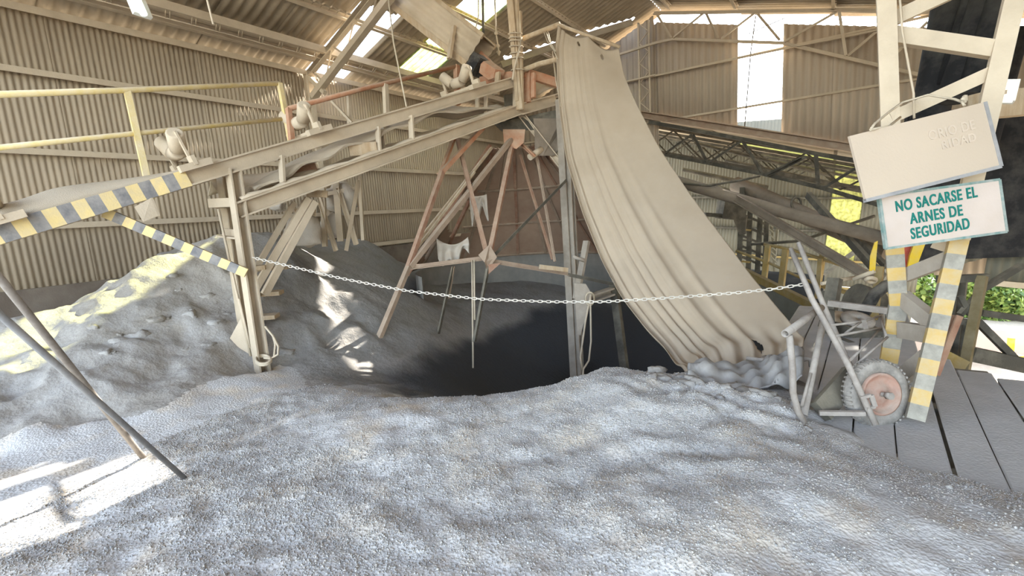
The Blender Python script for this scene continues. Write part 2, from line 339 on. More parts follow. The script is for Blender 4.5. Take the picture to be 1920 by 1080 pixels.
def sstep(a, b, x): t = np.clip((x-a)/(b-a), 0, 1); return t*t*(3-2*t)
def bumpy(x, y):
    h = smooth_h(x, y)
    left = sstep(-4.6, -5.8, x)*sstep(5.2, 4.2, y); fore = sstep(-5.0, -4.0, x)*sstep(4.6, 3.6, y)
    lump = np.abs(fbm(x, y, .9, 4)); h = h+left*(.20*fbm(x, y, .8, 5)-.27*lump+.06)
    h = h+fore*(.024*fbm(x, y, .75, 3)+.028*fbm(x+5, y, .16, 3))
    cl = np.exp(-(((x+.75)/.75)**2+((y-3.85)/.45)**2)); h = h+cl*(.20*np.abs(fbm(x, y+3, .26, 3))-.02)
    rut = np.exp(-(((x+1.0)/.9)**2+((y-2.9)/.9)**2)); h = h+rut*.016*np.sin(15*(x*.8-y*.6)+5*fbm(x, y, .5, 2))
    for cx, cy_, a, r in ((-.45, 2.15, .10, .45), (-.1, 2.75, .06, .4), (-1.3, 3.3, .05, .4), (-2.6, 2.4, .05, .6), (-3.1, 2.2, .04, .3)):
        h = h+a*np.exp(-((x-cx)**2+(y-cy_)**2)/r**2)
    ero = sstep(-5.4, -6.2, x)*sstep(4.2, 4.9, y); h = h+ero*.10*fbm(x, y, 1.1, 4)
    h = h+(1-left-fore).clip(0, 1)*.02*fbm(x, y, .4, 3)
    return h
gx = np.concatenate([np.arange(-9.62, -7, .07), np.arange(-7, 1.2, .034), np.arange(1.2, 3.3, .1)])
gy = np.concatenate([np.arange(-3.2, -.2, .12), np.arange(-.2, 5, .034), np.arange(5, 14.7, .085)])
GX, GY = np.meshgrid(gx, gy, indexing='ij'); GZ = bumpy(GX, GY)
def ground_z(x, y): return float(bumpy(np.array([float(x)]), np.array([float(y)]))[0])
P3 = np.stack([GX, GY, GZ], 2); NA, NB = GX.shape
fi, fj = np.meshgrid(np.arange(NA-1), np.arange(NB-1), indexing='ij')
fcx = (GX[:-1, :-1]+GX[1:, 1:])/2; fcy = (GY[:-1, :-1]+GY[1:, 1:])/2; fcz = smooth_h(fcx, fcy)
split = 2.95+(-5.2-fcx)*.42+.15*fbm(fcx, fcy, .8, 3)
heap = (fcx < -4.55) & (fcz > .10+.06*fbm(fcx, fcy, .5, 3)) & (fcy < split) | (fcx < -6.0) & (fcy < split)
rear = (fcx < -4.3) & (fcy >= split) & (fcz > -.2+.12*fbm(fcx, fcy, .6, 3)) & (fcy < 8.2)
gone = (fcx > -.1) & (fcy > 6.6) | (fcx > 1.15) & (fcy > 5.0) | (fcx > 2.0) & (fcy > 4.2)
pit = (fcz < -.58+.16*fbm(fcx, fcy, .6, 4)) & (fcx > -4.9) & (fcx < 0) & (fcy < 8)
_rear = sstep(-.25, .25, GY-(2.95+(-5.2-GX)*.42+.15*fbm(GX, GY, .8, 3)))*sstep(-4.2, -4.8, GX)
GROUND_SHADE = sstep(.12, -.55, smooth_h(GX, GY)+.35*fbm(GX, GY, .7, 4)+.9*sstep(-4.6, -6.2, GX))*sstep(2.6, 3.0, GY)
GROUND_SHADE = np.maximum(GROUND_SHADE, .42*np.maximum(_rear, sstep(4.3, 4.9, GY)))   # shade of the pit and rear heap painted in, over darkish pit stone
def terr_mesh(name, mask, mats, mi=None):
    ii, jj = fi[mask], fj[mask]; q = np.stack([ii*NB+jj, (ii+1)*NB+jj, (ii+1)*NB+jj+1, ii*NB+jj+1], 1)
    u, inv = np.unique(q, return_inverse=True); q = inv.reshape(q.shape); v = P3.reshape(-1, 3)[u]
    me = bpy.data.meshes.new(name); me.vertices.add(len(v)); me.vertices.foreach_set('co', v.ravel().astype(np.float32))
    me.loops.add(q.size); me.loops.foreach_set('vertex_index', q.ravel().astype(np.int32))
    me.polygons.add(len(q)); me.polygons.foreach_set('loop_start', (np.arange(len(q))*4).astype(np.int32))
    me.polygons.foreach_set('use_smooth', np.ones(len(q), bool))
    for m in mats: me.materials.append(m)
    if mi is not None: me.polygons.foreach_set('material_index', mi[mask].astype(np.int32))
    a = me.attributes.new('ground_shade', 'FLOAT', 'POINT'); a.data.foreach_set('value', GROUND_SHADE.ravel()[u].astype(np.float32))
    me.update(calc_edges=True); me.validate()
    o = bpy.data.objects.new(name, me); COL.objects.link(o); return o
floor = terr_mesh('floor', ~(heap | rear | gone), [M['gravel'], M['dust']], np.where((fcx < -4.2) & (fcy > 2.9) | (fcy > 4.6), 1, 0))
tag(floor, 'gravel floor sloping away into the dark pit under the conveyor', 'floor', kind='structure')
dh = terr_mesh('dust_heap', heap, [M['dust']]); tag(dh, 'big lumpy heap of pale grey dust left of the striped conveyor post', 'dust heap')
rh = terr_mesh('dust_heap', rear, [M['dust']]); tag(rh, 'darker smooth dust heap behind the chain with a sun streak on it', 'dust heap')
# loose gravel lying on the floor
def tri_mesh(name, v, f, mat, parent=None):
    me = bpy.data.meshes.new(name); me.vertices.add(len(v)); me.vertices.foreach_set('co', v.ravel().astype(np.float32))
    me.loops.add(f.size); me.loops.foreach_set('vertex_index', f.ravel().astype(np.int32))
    me.polygons.add(len(f)); me.polygons.foreach_set('loop_start', (np.arange(len(f))*f.shape[1]).astype(np.int32))
    me.materials.append(mat); me.update(calc_edges=True)
    o = bpy.data.objects.new(name, me); COL.objects.link(o); o.parent = parent; return o
def pebbles(n, x0, x1, y0, y1, thr):
    x = rng.uniform(x0, x1, n*3); y = rng.uniform(y0, y1, n*3); d = fbm(x, y, .7, 4)+.5*fbm(x, y, .12, 2)
    k = (d+rng.normal(0, .25, len(x)) > thr) & (x > -4.3-.25*(y-1)) & (y < 3.25+.95*sstep(.25, -.7, x)+.35*rng.random(len(x))) & (y < 4.3+.5*x.clip(-3, 0)*.45+.2)
    x, y = x[k], y[k]; k = smooth_h(x, y) > -.06; x, y = x[k][:n], y[k][:n]; n = len(x); z = bumpy(x, y)
    r = rng.uniform(.0028, .0056, n)*rng.choice([1, 1, 1, 1, 1.5], n); oc = V([1,0,0],[-1,0,0],[0,1,0],[0,-1,0],[0,0,1],[0,0,-1])
    of = np.array([[0,2,4],[2,1,4],[1,3,4],[3,0,4],[2,0,5],[1,2,5],[3,1,5],[0,3,5]])
    A = rng.normal(size=(n, 3, 3)); Q, _ = np.linalg.qr(A); S = rng.uniform(.6, 1.25, (n, 1, 3))
    v = np.einsum('nij,nkj->nki', Q, oc[None]*S)*r[:, None, None]+np.stack([x, y, z+r*.35], 1)[:, None]
    f = of[None]+np.arange(n)[:, None, None]*6
    return v.reshape(-1, 3), f.reshape(-1, 3)
pv, pf = pebbles(150000, -4.4, 1.6, .2, 4.2, -.12)
pb = tri_mesh('pebbles', pv, pf, M['pebble'], floor); tag(pb, 'loose light grey gravel', kind='stuff')

# ------------------------------------------------------------------ corrugated cladding
def corr(w, l, pitch, amp, t=.006, seg=6, ns=1, vlo=None, vhi=None, hole=None):
    """sheet: u across the waves, v along them, normal +z; vlo/vhi cut the ends to a line, hole(u,v) drops cells"""
    nu = max(8, int(round(w/pitch*seg))); us = np.linspace(0, w, nu+1); b = MB()
    P = np.zeros((nu+1, ns+1, 3))
    for i, u in enumerate(us):
        lo = vlo(u) if vlo else 0; hi = vhi(u) if vhi else l
        P[i, :, 0] = u; P[i, :, 1] = np.linspace(lo, hi, ns+1); P[i, :, 2] = amp*math.sin(2*PI*u/pitch)
    if hole is None: return b.grid(P, thick=t)
    for i in range(nu):
        for j in range(ns):
            if not hole((P[i, j, 0]+P[i+1, j+1, 0])/2, (P[i, j, 1]+P[i+1, j+1, 1])/2): b.add([P[i, j], P[i+1, j], P[i+1, j+1], P[i, j+1]], [(0, 1, 2, 3)], 0, True)
    return b
def inpoly(x, y, P):
    c = False; n = len(P)
    for i in range(n):
        (x1, y1), (x2, y2) = P[i], P[i-1]
        if (y1 > y) != (y2 > y) and x < (x2-x1)*(y-y1)/(y2-y1)+x1: c = not c
    return c
WX, WY, RIDGE_X, RIDGE_Z = -9.5, 14.5, -4.3, 7.15
def roof_z(x): return RIDGE_Z+(.407*(x-RIDGE_X) if x < RIDGE_X else -.29*(x-RIDGE_X))
# left wall
wl = thing('wall_left', (WX, -3.2, 0), 'long left wall of dusty corrugated sheets on horizontal rails', 'wall', kind='structure')
lm = corr(2.06, 4.3, .0763, .010, seg=6).mesh('corrugated_sheet', M['cladding'])
for k in range(-3, 6):
    y = 2.45+2.02*k; m = axes((WX-.03+.004*(k % 2), y+2.06, .58), V(0, -1, 0), V(0, 0, 1), V(1, 0, 0)*-1)
    m = axes((WX-.03+.005*(k % 2), y, .58), V(0, 1, 0), V(0, 0, 1), V(1, 0, 0)); place('corrugated_sheet', lm, wl, m)
for z, hh in ((4.87, .10), (4.02, .085), (2.92, .085), (1.87, .085), (1.08, .085)):
    part('rail', MB().bar((WX+.06, 5.2 if z < 1.5 else -3.2, z), (WX+.06, 14.4, z), .11, hh, 'L', .015, up=(0, 0, -1)), M['steel'], wl)
part('shade_plinth', MB().bar((WX+.02, -3.2, .5), (WX+.02, 14.4, .5), .12, 1.0), M['shade_plinth'], wl)
# end wall: sheets hang from the sloping roof down to the sloping beam; one sheet is missing
wb = thing('wall_back', (0, WY, 0), 'end wall of big-wave corrugated sheets with one sheet missing', 'wall', kind='structure')
def beam_z(x): return 4.33-.315*(x+4.8)
xs = -2.2-1.06*7
for k in range(17):
    x = xs+1.06*k
    if k == 7: continue
    lo = (lambda u, x=x: .0 if x < -5.2 else (beam_z(x+u) if x < 1.4 else -.45))
    hi = (lambda u, x=x: max(roof_z(x+u)-(.17 if x+u < -4.4 else (.42 if x+u < -2 else .37)), 1.5))
    mb = corr(1.08, 1, .177, .024, seg=8, vlo=lo, vhi=hi); me = mb.mesh('corrugated_sheet', M['endclad'])
    place('corrugated_sheet', me, wb, axes((x, WY+.04-.008*(k % 2), 0), V(1, 0, 0), V(0, 0, 1), V(0, -1, 0)))
for z, x0, x1 in ((5.28, -9.4, 4.5), (4.0, -9.4, 1.5), (2.9, .9, 5.5), (1.7, 1.5, 6)):
    part('rail', MB().bar((x0, WY-.05, z), (x1, WY-.05, z-.0), .07, .06, 'L', .01), M['steel'], wb)
part('sloping_beam', MB().bar((-5.1, WY-.12, beam_z(-5.1)-.06), (1.6, WY-.12, beam_z(1.6)-.06), .22, .2, 'C', .03), dusty('beam_rust', (.30, .20, .14), (.45, .36, .27), .9, .45, scale=5), wb)
# roof
ceil = thing('ceiling', (RIDGE_X, 5, RIDGE_Z), 'pitched fibre cement roof with green skylights and missing sheets', 'roof', kind='structure')
FLOOR_HOLE = [(-7.0, 8.75), (-6.2, 9.75), (-5.5, 10.56), (-5.09, 11.16), (-4.72, 11.74), (-4.09, 12.05), (-4.09, 11.6), (-4.12, 11.2), (-4.25, 10.8), (-5.3, 9.3), (-6.0, 8.75)]
STREAK = [(-7.55, 11.42), (-6.89, 12.18), (-6.38, 12.76), (-5.98, 13.10), (-5.5, 13.56), (-4.85, 14.32), (-5.08, 14.42), (-5.68, 13.74), (-6.16, 13.32), (-6.46, 13.02), (-6.98, 12.46), (-7.70, 11.84)]
ROWS = [(-9.95, -8.9), (-8.9, -7.95), (-7.95, -6.9), (-6.9, -5.85), (-5.85, -4.3)]
ct = 1/math.sqrt(1+.407**2); vL = V(ct, 0, .407*ct); nL = V(-.407*ct, 0, ct)
cache = {}
for ri, (xa, xb) in enumerate(ROWS):
    ln = (xb-xa)/ct+.10
    for k in range(-12, 6):
        y0 = 8.8+1.06*k
        if y0 > 14.4: continue
        col = k; name = 'roof_sheet'; mat = M['roof']; hole = None
        if col == -2 and ri == 1: continue                       # the open square
        if col == -2 and ri == 0: continue
        if col == -3 and ri == 3: continue
        if col == -2 and ri == 2: hole = lambda x, y: x < -7.62 or y > 7.6
        if col == 0 and ri in (1, 2, 3, 4): name = 'skylight_sheet'; mat = M['skylight_clear'] if ri == 2 else M['skylight']
        xm = (xa+xb)/2
        if col == 0 and ri == 3: hole = lambda x, y: x < -6.60
        if col == 1 and ri in (2, 3): hole = lambda x, y: inpoly(x, y, [(-7.0, 9.8), (-7.0, 10.2), (-6.62, 10.32), (-6.5, 9.8)])
        if any(xa-.2 < p[0] < xb+.2 and y0-.3 < p[1] < y0+1.4 for P in (FLOOR_HOLE, STREAK) for p in P) and name == 'roof_sheet': hole = lambda x, y: inpoly(x, y, FLOOR_HOLE) or inpoly(x, y, STREAK)
        o = V(xa-.10*ct, y0+1.10, roof_z(xa)-.10*.407*ct)+nL*.012*(k % 2); tilt = nrm(vL-nL*(.05/ln)); nn = nrm(np.cross(V(0, -1, 0), tilt))
        if hole:
            h2 = lambda u, v, o=o, t=tilt, hole=hole: hole((o+t*v)[0], o[1]-u)
            me = corr(1.10, ln, .177, .025, seg=20, ns=int(ln/.02), hole=h2).mesh(name, mat)
        else:
            key = (ri, mat.name)
            if key not in cache: cache[key] = corr(1.10, ln, .177, .025, seg=8).mesh(name, mat)
            me = cache[key]
        place(name, me, ceil, axes(o+nn*.05, V(0, -1, 0), tilt, nn))
o = V(-6.95, 9.9, roof_z(-6.95)); place('skylight_sheet', corr(1.10, .40, .177, .025, seg=8).mesh('skylight_sheet', M['skylight_clear']), ceil, axes(o+nL*.05, V(0, -1, 0), vL, nL))
cr_ = 1/math.sqrt(1+.29**2); vR = V(-cr_, 0, .29*cr_); nR = V(.29*cr_, 0, cr_)
for ri, (xa, xb) in enumerate([(-4.3, -2.2), (-2.2, -.1), (-.1, 2.0), (2.0, 4.1), (4.1, 6.4), (6.4, 8.6)]):
    ln = (xb-xa)/cr_+.12
    for k in range(-12, 6):
        y0 = 8.8+1.06*k; o = V(xb+.12*cr_, y0, roof_z(xb)-.12*.29*cr_)+nR*.012*(k % 2); tilt = nrm(vR-nR*(.05/ln)); nn = nrm(np.cross(V(0, 1, 0), tilt))
        if ri == 0 and 1 <= k <= 3:
            me = corr(1.10, ln, .177, .025, seg=8, ns=40, hole=lambda u, v, o=o, t=tilt: inpoly((o+t*v)[0], o[1]+u, FLOOR_HOLE)).mesh('roof_sheet', M['roof'])
        else:
            key = ('R', ri)
            if key not in cache: cache[key] = corr(1.10, ln, .177, .025, seg=6).mesh('roof_sheet', M['roof'])
            me = cache[key]
        place('roof_sheet', me, ceil, axes(o+nn*.05, V(0, 1, 0), tilt, nn))
part('purlin', MB().bar((-4.6, -3.2, roof_z(-4.6)-.06), (-4.6, 8.6, roof_z(-4.6)-.06), .07, .12, 'C', .012, up=tuple(nL)), M['steel'], ceil)
for x in (-8.93, -7.98, -6.90, -5.85): part('purlin', MB().bar((x, -3.2, roof_z(x)-.06), (x, 14.4, roof_z(x)-.06), .07, .12, 'C', .012, up=tuple(nL)), M['steel'], ceil)
for x in (-3.9, -2.2, -.1, 2.0, 4.1, 6.4): part('purlin', MB().bar((x, -3.2, roof_z(x)-.06), (x, 14.4, roof_z(x)-.06), .07, .12, 'C', .012, up=tuple(nR)), M['steel'], ceil)
part('eaves_beam', MB().bar((-9.05, -3.2, 5.10), (-9.05, 14.3, 5.10), .10, .18, 'C', .015), M['steel'], ceil)
b = MB(); q = [V(x, y, roof_z(x)-.05) for x, y in ((-7.72, 11.55), (-6.9, 12.28), (-6.2, 12.98), (-5.6, 13.6), (-4.95, 14.3))]
q = [p+(EYE-p)*.042 for p in q]
for a_, c_ in zip(q[:-1], q[1:]): b.bar(a_, c_, .05, .16)
part('added_slit_cover', b, M['roof'], ceil)  # added strip hiding the bright sun slit cut in the roof
wr = thing('unseen_wall_right', (8.5, 5.6, -.3), 'right side wall of the hall behind the black ducts', 'wall', kind='structure')  # out of view, added to keep sky light off the interior
rm = corr(2.06, 3.7, .177, .024, seg=4).mesh('corrugated_sheet', M['endclad'])
for k in range(9): place('corrugated_sheet', rm, wr, axes((8.5, -3.2+2.02*k+2.06, -.3), V(0, -1, 0), V(0, 0, 1), V(-1, 0, 0)))
# rod-laced joist running under the lower purlin
j = MB(); j.bar((-8.62, -3.2, 5.12), (-8.62, 14.3, 5.12), .09, .13)
part('joist', j, M['steel'], ceil)
j = MB(); j.tube([(-8.78, -3.2, 5.0), (-8.78, 14.3, 5.0)], .012, 5)
for k in range(46):
    y = -2.6+.37*k
    for dy in (0, .06): j.tube([(-8.62, y+dy, 5.06), (-8.78, y+dy+.05, 5.0)], .008, 4)
part('joist_lacing', j, M['steel'], ceil)
# trussed frames across the hall
def frame_truss(y, label):
    t = thing('roof_truss', (WX+.15, y, 0), label, 'truss')
    part('wall_post', MB().bar((WX+.14, y, 0.3), (WX+.14, y, 4.9), .12, .16, 'I', .012, up=(1, 0, 0)), M['steel'], t)
    b = MB().bar((-9.3, y, 4.82), (RIDGE_X, y, RIDGE_Z-.22), .11, .12, 'C', .015); part('rafter', b, M['steel'], t)
    b = MB().bar((-9.25, y, 4.35), (RIDGE_X, y, 6.72), .14, .12); part('bottom_chord', b, M['steel'], t)
    N = 13
    for i in range(N):
        x0 = -9.2+(4.9/N)*i; x1 = x0+4.9/N
        top = lambda x: 4.82+(x+9.3)*(RIDGE_Z-.22-4.82)/5.0; bot = lambda x: 4.35+(x+9.25)*(6.72-4.35)/4.95
        a, c = ((x0, y, bot(x0)), (x1, y, top(x1))) if i % 2 else ((x0, y, top(x0)), (x1, y, bot(x1)))
        part('web', MB().bar(a, c, .035, .035, 'L', .006), M['steel'], t)
    part('knee_brace', MB().bar((WX+.2, y, 4.75), (-8.85, y, 4.35), .08), M['steel'], t)
    return t
frame_truss(6.55, 'dusty steel roof truss beside the open square hole in the roof')
frame_truss(.4, 'dusty roof truss nearest the camera, mostly overhead')

# ------------------------------------------------------------------ steelwork on the end wall
lc = thing('lattice_column', (-4.6, 14.2, 4.2), 'laced lattice column standing at the ridge of the end wall', 'column')
part('chord', MB().bar((-4.75, 14.25, 4.25), (-4.75, 14.25, 6.75), .05), M['steel'], lc); part('chord', MB().bar((-4.45, 14.25, 4.25), (-4.45, 14.25, 6.75), .05), M['steel'], lc)
for k in range(9):
    z = 4.3+.27*k; s = 1 if k % 2 else -1
    part('lacing', MB().bar((-4.6-.14*s, 14.24, z), (-4.6+.14*s, 14.24, z+.27), .03, .02), M['steel'], lc)
def py(x, y, Y=14.2): return ony(x, y, Y)
et = thing('end_truss', py(1230, 70), 'light zigzag truss under the bright gap at the top of the end wall', 'truss')
def links(t, name, pairs, w, h, kind='L', mat='steel', Y=14.2, th=.008):
    for a, b in pairs: part(name, MB().bar(py(*a, Y), py(*b, Y), w, h, kind, th), M[mat], t)
links(et, 'top_chord', [((1225, 24), (1582, 18)), ((1582, 18), (1760, 22))], .09, .09)
links(et, 'bottom_chord', [((1160, 102), (1228, 80)), ((1228, 80), (1262, 73)), ((1262, 73), (1468, 80)), ((1468, 80), (1760, 148))], .08, .08)
links(et, 'web', [((1232, 27), (1258, 70)), ((1262, 70), (1320, 23)), ((1324, 25), (1346, 71)), ((1352, 72), (1416, 23)), ((1420, 25), (1462, 75)), ((1470, 78), (1568, 22)), ((1573, 20), (1586, 104)), ((1590, 104), (1648, 55)), ((1648, 25), (1655, 120)), ((1660, 120), (1740, 40))], .06, .06)
links(et, 'tie', [((1165, 155), (1228, 140)), ((1228, 142), (1483, 88)), ((1483, 88), (1650, 55))], .05, .05)
rod = MB().tube([py(1418, 22, 14.3), py(1408, 95, 14.3), py(1396, 240, 14.3)], .014, 6).tube([py(1402, 64, 14.3), py(1473, 33, 14.3)], .012, 6)
solo('hanging_rod', rod, M['steel_dark'], 'thin dark rod hanging in the bright gap of the missing sheet', 'rod')
lt = thing('lower_truss', py(1245, 290, 14), 'sloping steel truss below the rusty beam of the end wall', 'truss')
links(lt, 'top_chord', [((1215, 228), (1400, 262)), ((1400, 262), (1530, 288)), ((1530, 288), (1660, 312))], .14, .10, mat='steel_dark', Y=14.0)
links(lt, 'bottom_chord', [((1245, 289), (1325, 305)), ((1325, 305), (1430, 326)), ((1430, 326), (1540, 352)), ((1540, 352), (1660, 388))], .12, .10, mat='steel_dark', Y=14.0)
links(lt, 'web', [((1247, 287), (1297, 252)), ((1299, 252), (1325, 303)), ((1330, 304), (1390, 264)), ((1392, 264), (1428, 323)), ((1437, 327), (1502, 296)), ((1440, 330), (1512, 294)), ((1530, 290), (1534, 352)), ((1545, 352), (1620, 306))], .09, .07, mat='steel_dark', Y=14.0)
# ------------------------------------------------------------------ inclined conveyor
DC = nrm(_ray(1868, -114)); WC = nrm(V(-DC[1], DC[0], 0)); UC = nrm(np.cross(WC, DC))
if UC[2] < 0: UC = -UC
BASE = onz(490, 690, .05); DB = -float((np.linalg.inv(ROT) @ (BASE-EYE))[2])
PL = at(452, 392, DB); PU = at(450, 305, DB)
def pxof(p): c = ROT.T @ (np.asarray(p)-EYE); return 960-FPX*c[0]/c[2]
def kfor(P, px):
    lo, hi = -3.2, 9.0
    for _ in range(50):
        m = (lo+hi)/2
        if pxof(P+DC*m) < px: lo = m
        else: hi = m
    return lo
def up_(px, lat=0, dz=0): return PU+DC*kfor(PU, px)+WC*lat+UC*dz
def low_(px, lat=0, dz=0): return PL+DC*kfor(PL, px)+WC*lat+UC*dz
WID = .72
cv = thing('belt_conveyor', PL*V(1, 1, 0), 'long dusty inclined belt conveyor with a black and yellow striped lower end', 'conveyor')
# near upper stringer: bare part, and the striped lower end
part('stringer', MB().bar(up_(352), up_(972), .06, .17, 'C', .02), M['steel'], cv)
b = MB(); k0, k1 = -3.1, kfor(PU, 352)
edges = list(np.linspace(k0, k1, 24))
for i in range(23): b.bar(PU+DC*edges[i], PU+DC*edges[i+1], .062, .172, mi=i % 2)
part('striped_stringer', b, [M['stripe_y'], M['stripe_k']], cv, 'black and yellow striped stringer end')
part('stringer', MB().bar(PU+DC*-3.1+WC*WID, up_(972, WID), .06, .17, 'C', .02), M['steel'], cv)
b = MB()                                                   # dust-laden belt at the low end
P = np.zeros((40, 13, 3))
for i, k in enumerate(np.linspace(-3.1, kfor(PU, 352)+.15, 40)):
    for jx, l in enumerate(np.linspace(.02, WID-.02, 13)):
        s = math.sin(PI*jx/12); e = min(1, (kfor(PU, 352)+.15-k)/1.2)
        P[i, jx] = PU+DC*k+WC*l+UC*(.07+.17*s**.7*e*(1+.35*vnoise(np.array(k*2.1), np.array(l*3.)))) 
part('belt', b.grid(P, thick=.02, flip=True), M['belt'], cv, 'belt covered in thick grey dust')
# lower chord: near channel, far channel, head end
LH = low_(973)
for lat in (0, WID):
    part('chord', MB().bar(low_(452, lat)-DC*(.05 if lat == 0 else -.05), LH+WC*lat, .10, .18, 'C', .02), M['steel'], cv)
    part('head_channel', MB().bar(LH+WC*lat, at(1045, 186, 9.15)+WC*lat, .10, .20, 'C', .02), M['steel'], cv)
    q = MB(); P = np.zeros((26, 5, 3))                     # ridge of dust lying along the flange
    for i, px in enumerate(np.linspace(458, 960, 26)):
        for jx in range(5): P[i, jx] = low_(px, lat+(jx-2)*.026, .09+.03*math.sin(PI*jx/4)*(1+.5*math.sin(i*1.7)))
    part('dust_ridge', q.grid(P, thick=.01, flip=True), M['steel'], cv, 'ridge of dust along the flange')
for i, px in enumerate((500, 590, 690, 790, 890, 960)):
    part('cross_member', MB().bar(low_(px, .05, -.03), low_(px, WID-.05, -.03), .06, .08, 'L', .01), M['steel'], cv)
P = np.zeros((46, 11, 3))                                  # sagging return belt with dust on it
for i, px in enumerate(np.linspace(492, 955, 46)):
    u = i/45; hgt = .10+.36*math.sin(PI*min(1, max(0, (u-.05)/.95)))**.8*(.55+.45*sstep(.48, .8, u))*(1-.75*sstep(.80, 1, u))
    for jx in range(11):
        l = .06+(WID-.12)*jx/10; P[i, jx] = low_(px, l, .05+hgt*(.55+.45*math.sin(PI*(jx+2)/14))+.03*math.sin(i*.8+jx))
part('belt', MB().grid(P, thick=.03, flip=True), M['belt'], cv, 'sagging return belt heaped with brown dust')
# uprights between chord and stringer
for px, py0, py1, w_ in ((527, 292, 342, .09), (708, 238, 284, .08), (770, 217, 268, .09)):
    d = -float((ROT.T @ (low_(px)-EYE))[2])
    part('upright', MB().bar(at(px, py0, d), at(px+3, py1, d), w_, .03), M['steel'], cv)
for px, py0, py1 in ((718, 230, 282), (895, 178, 207), (911, 172, 212), (965, 160, 200)):
    d = -float((ROT.T @ (low_(px, .3)-EYE))[2])
    part('hanger', MB().bar(at(px, py0, d), at(px, py1, d), .07, .03), M['steel'], cv)
# troughing idlers standing on the stringers
def idler(px, s, r, tilt):
    c = up_(px, WID*.5, .10); i = part('idler', MB().bar(c-WC*.45, c+WC*.45, .07, .05, 'L', .008).bar(c-WC*.42, c-WC*.42+UC*.10, .16, .04).bar(c+WC*.42, c+WC*.42+UC*.10, .16, .04), M['steel'], cv)
    a = c+UC*.13*s
    for q0, q1 in ((a-WC*.11, a+WC*.11), (a-WC*.14+UC*.01, a-WC*.33+UC*tilt), (a+WC*.14+UC*.01, a+WC*.33+UC*tilt)):
        part('roller', MB().tube([q0, q0+(q1-q0)*.04, q1-(q1-q0)*.04, q1], n=14, radii=[r*.8, r, r, r*.8]).tube([q0-(q1-q0)*.1, q1+(q1-q0)*.1], .012, 6), M['steel'], i)
    for sgn in (-1, 1): part('arm', MB().bar(c+WC*sgn*.36, a+WC*sgn*.36+UC*tilt, .05, .02), M['steel'], i)
    part('bearing_foot', MB().bar(c-WC*.44-DC*.16, c-WC*.44+DC*.16, .10, .07), M['steel'], i)
    return i
idler(372, 1.5, .085, .17); idler(600, 1.3, .085, .16); idler(893, 1.1, .085, .18)
idler(18, 1.0, .075, .12)
part('flange_plate', MB().poly([at(252, 388, 4.7), at(283, 371, 4.8), at(296, 404, 4.8), at(268, 416, 4.7)], (0, 1, 0), .02), M['steel'], cv)
# plates and board lying between the chords
b = MB(); a, c = at(405, 338, 5.75), at(596, 304, 6.25)
P = np.array([[a+(c-a)*t+WC*l+V(0, 0, -.16*abs(l-.22)/.22+.02*math.sin(9*t)) for l in np.linspace(0, .44, 7)] for t in np.linspace(0, 1, 14)])
part('chute_plate', b.grid(P, thick=.015, flip=True), M['steel'], cv)
part('rusty_plate', MB().bar(at(545, 322, 6.2), at(592, 313, 6.35), .1, .10), M['rust'], cv, 'rusty red plate')
part('board', MB().bar(at(654, 281, 6.45), at(706, 278, 6.6), .05, .17), M['wood'], cv, 'short wooden board')
# orange portal and dust at the head
for px, pt, pb_ in ((989, 133, 192), (998, 138, 184)): part('head_post', MB().bar(at(px, pt, 8.6), at(px, pb_, 8.6), .12, .06), M['orange'], cv, 'orange post')
part('head_beam', MB().bar(at(982, 136, 8.6), at(1045, 156, 8.9), .08, .16), M['orange'], cv, 'orange beam')
part('head_plate', MB().bar(at(900, 152, 8.7), at(972, 139, 8.6), .04, .14), M['orange'], cv, 'orange side plate')
part('scraper_board', MB().bar(at(934, 136, 8.45), at(931, 178, 8.45), .10, .05), M['wood'], cv)
P = np.zeros((14, 9, 3)); a, c = at(976, 200, 8.7), at(1046, 178, 9.1)
for i in range(14):
    for jx in range(9): u = i/13; P[i, jx] = a+(c-a)*u+WC*(.02+.6*jx/8)+V(0, 0, (.38*sstep(0, .85, u)*(1-.15*u))*math.sin(PI*(jx+.8)/9.6)**.6)
part('dust_pile', MB().grid(P, thick=.02, flip=True), M['belt'], cv, 'pile of tan dust at the head')
# supports
part('diagonal_strut', MB().bar(at(578, 372, 6.1), at(468, 560, 5.75), .075, .08, 'C', .02), M['steel'], cv)
part('diagonal_strut', MB().bar(at(590, 378, 6.15), at(496, 552, 5.75), .07, .08), M['steel'], cv)
part('diagonal_strut', MB().bar(at(552, 380, 6.2), at(470, 520, 5.9), .07, .06), M['steel'], cv)
for i, (px, py_, l) in enumerate(((600, 364, .26), (577, 398, .34))): part('cleat', MB().bar(at(px-24, py_-1, 6.25), at(px+14, py_, 6.3), .05, .09), M['wood'], cv)
part('head_brace', MB().bar(at(977, 215, 8.75), at(1058, 318, 8.85), .10, .12, 'C', .015), M['steel'], cv)
b = MB(); n = 15; A, B = at(196, 398, 4.75), at(462, 512, 5.2)
for i in range(n): b.bar(A+(B-A)*i/n, A+(B-A)*(i+1)/n, .05, .10, mi=i % 2)
part('striped_brace', b, [M['stripe_y'], M['stripe_k']], cv, 'black and yellow diagonal brace')
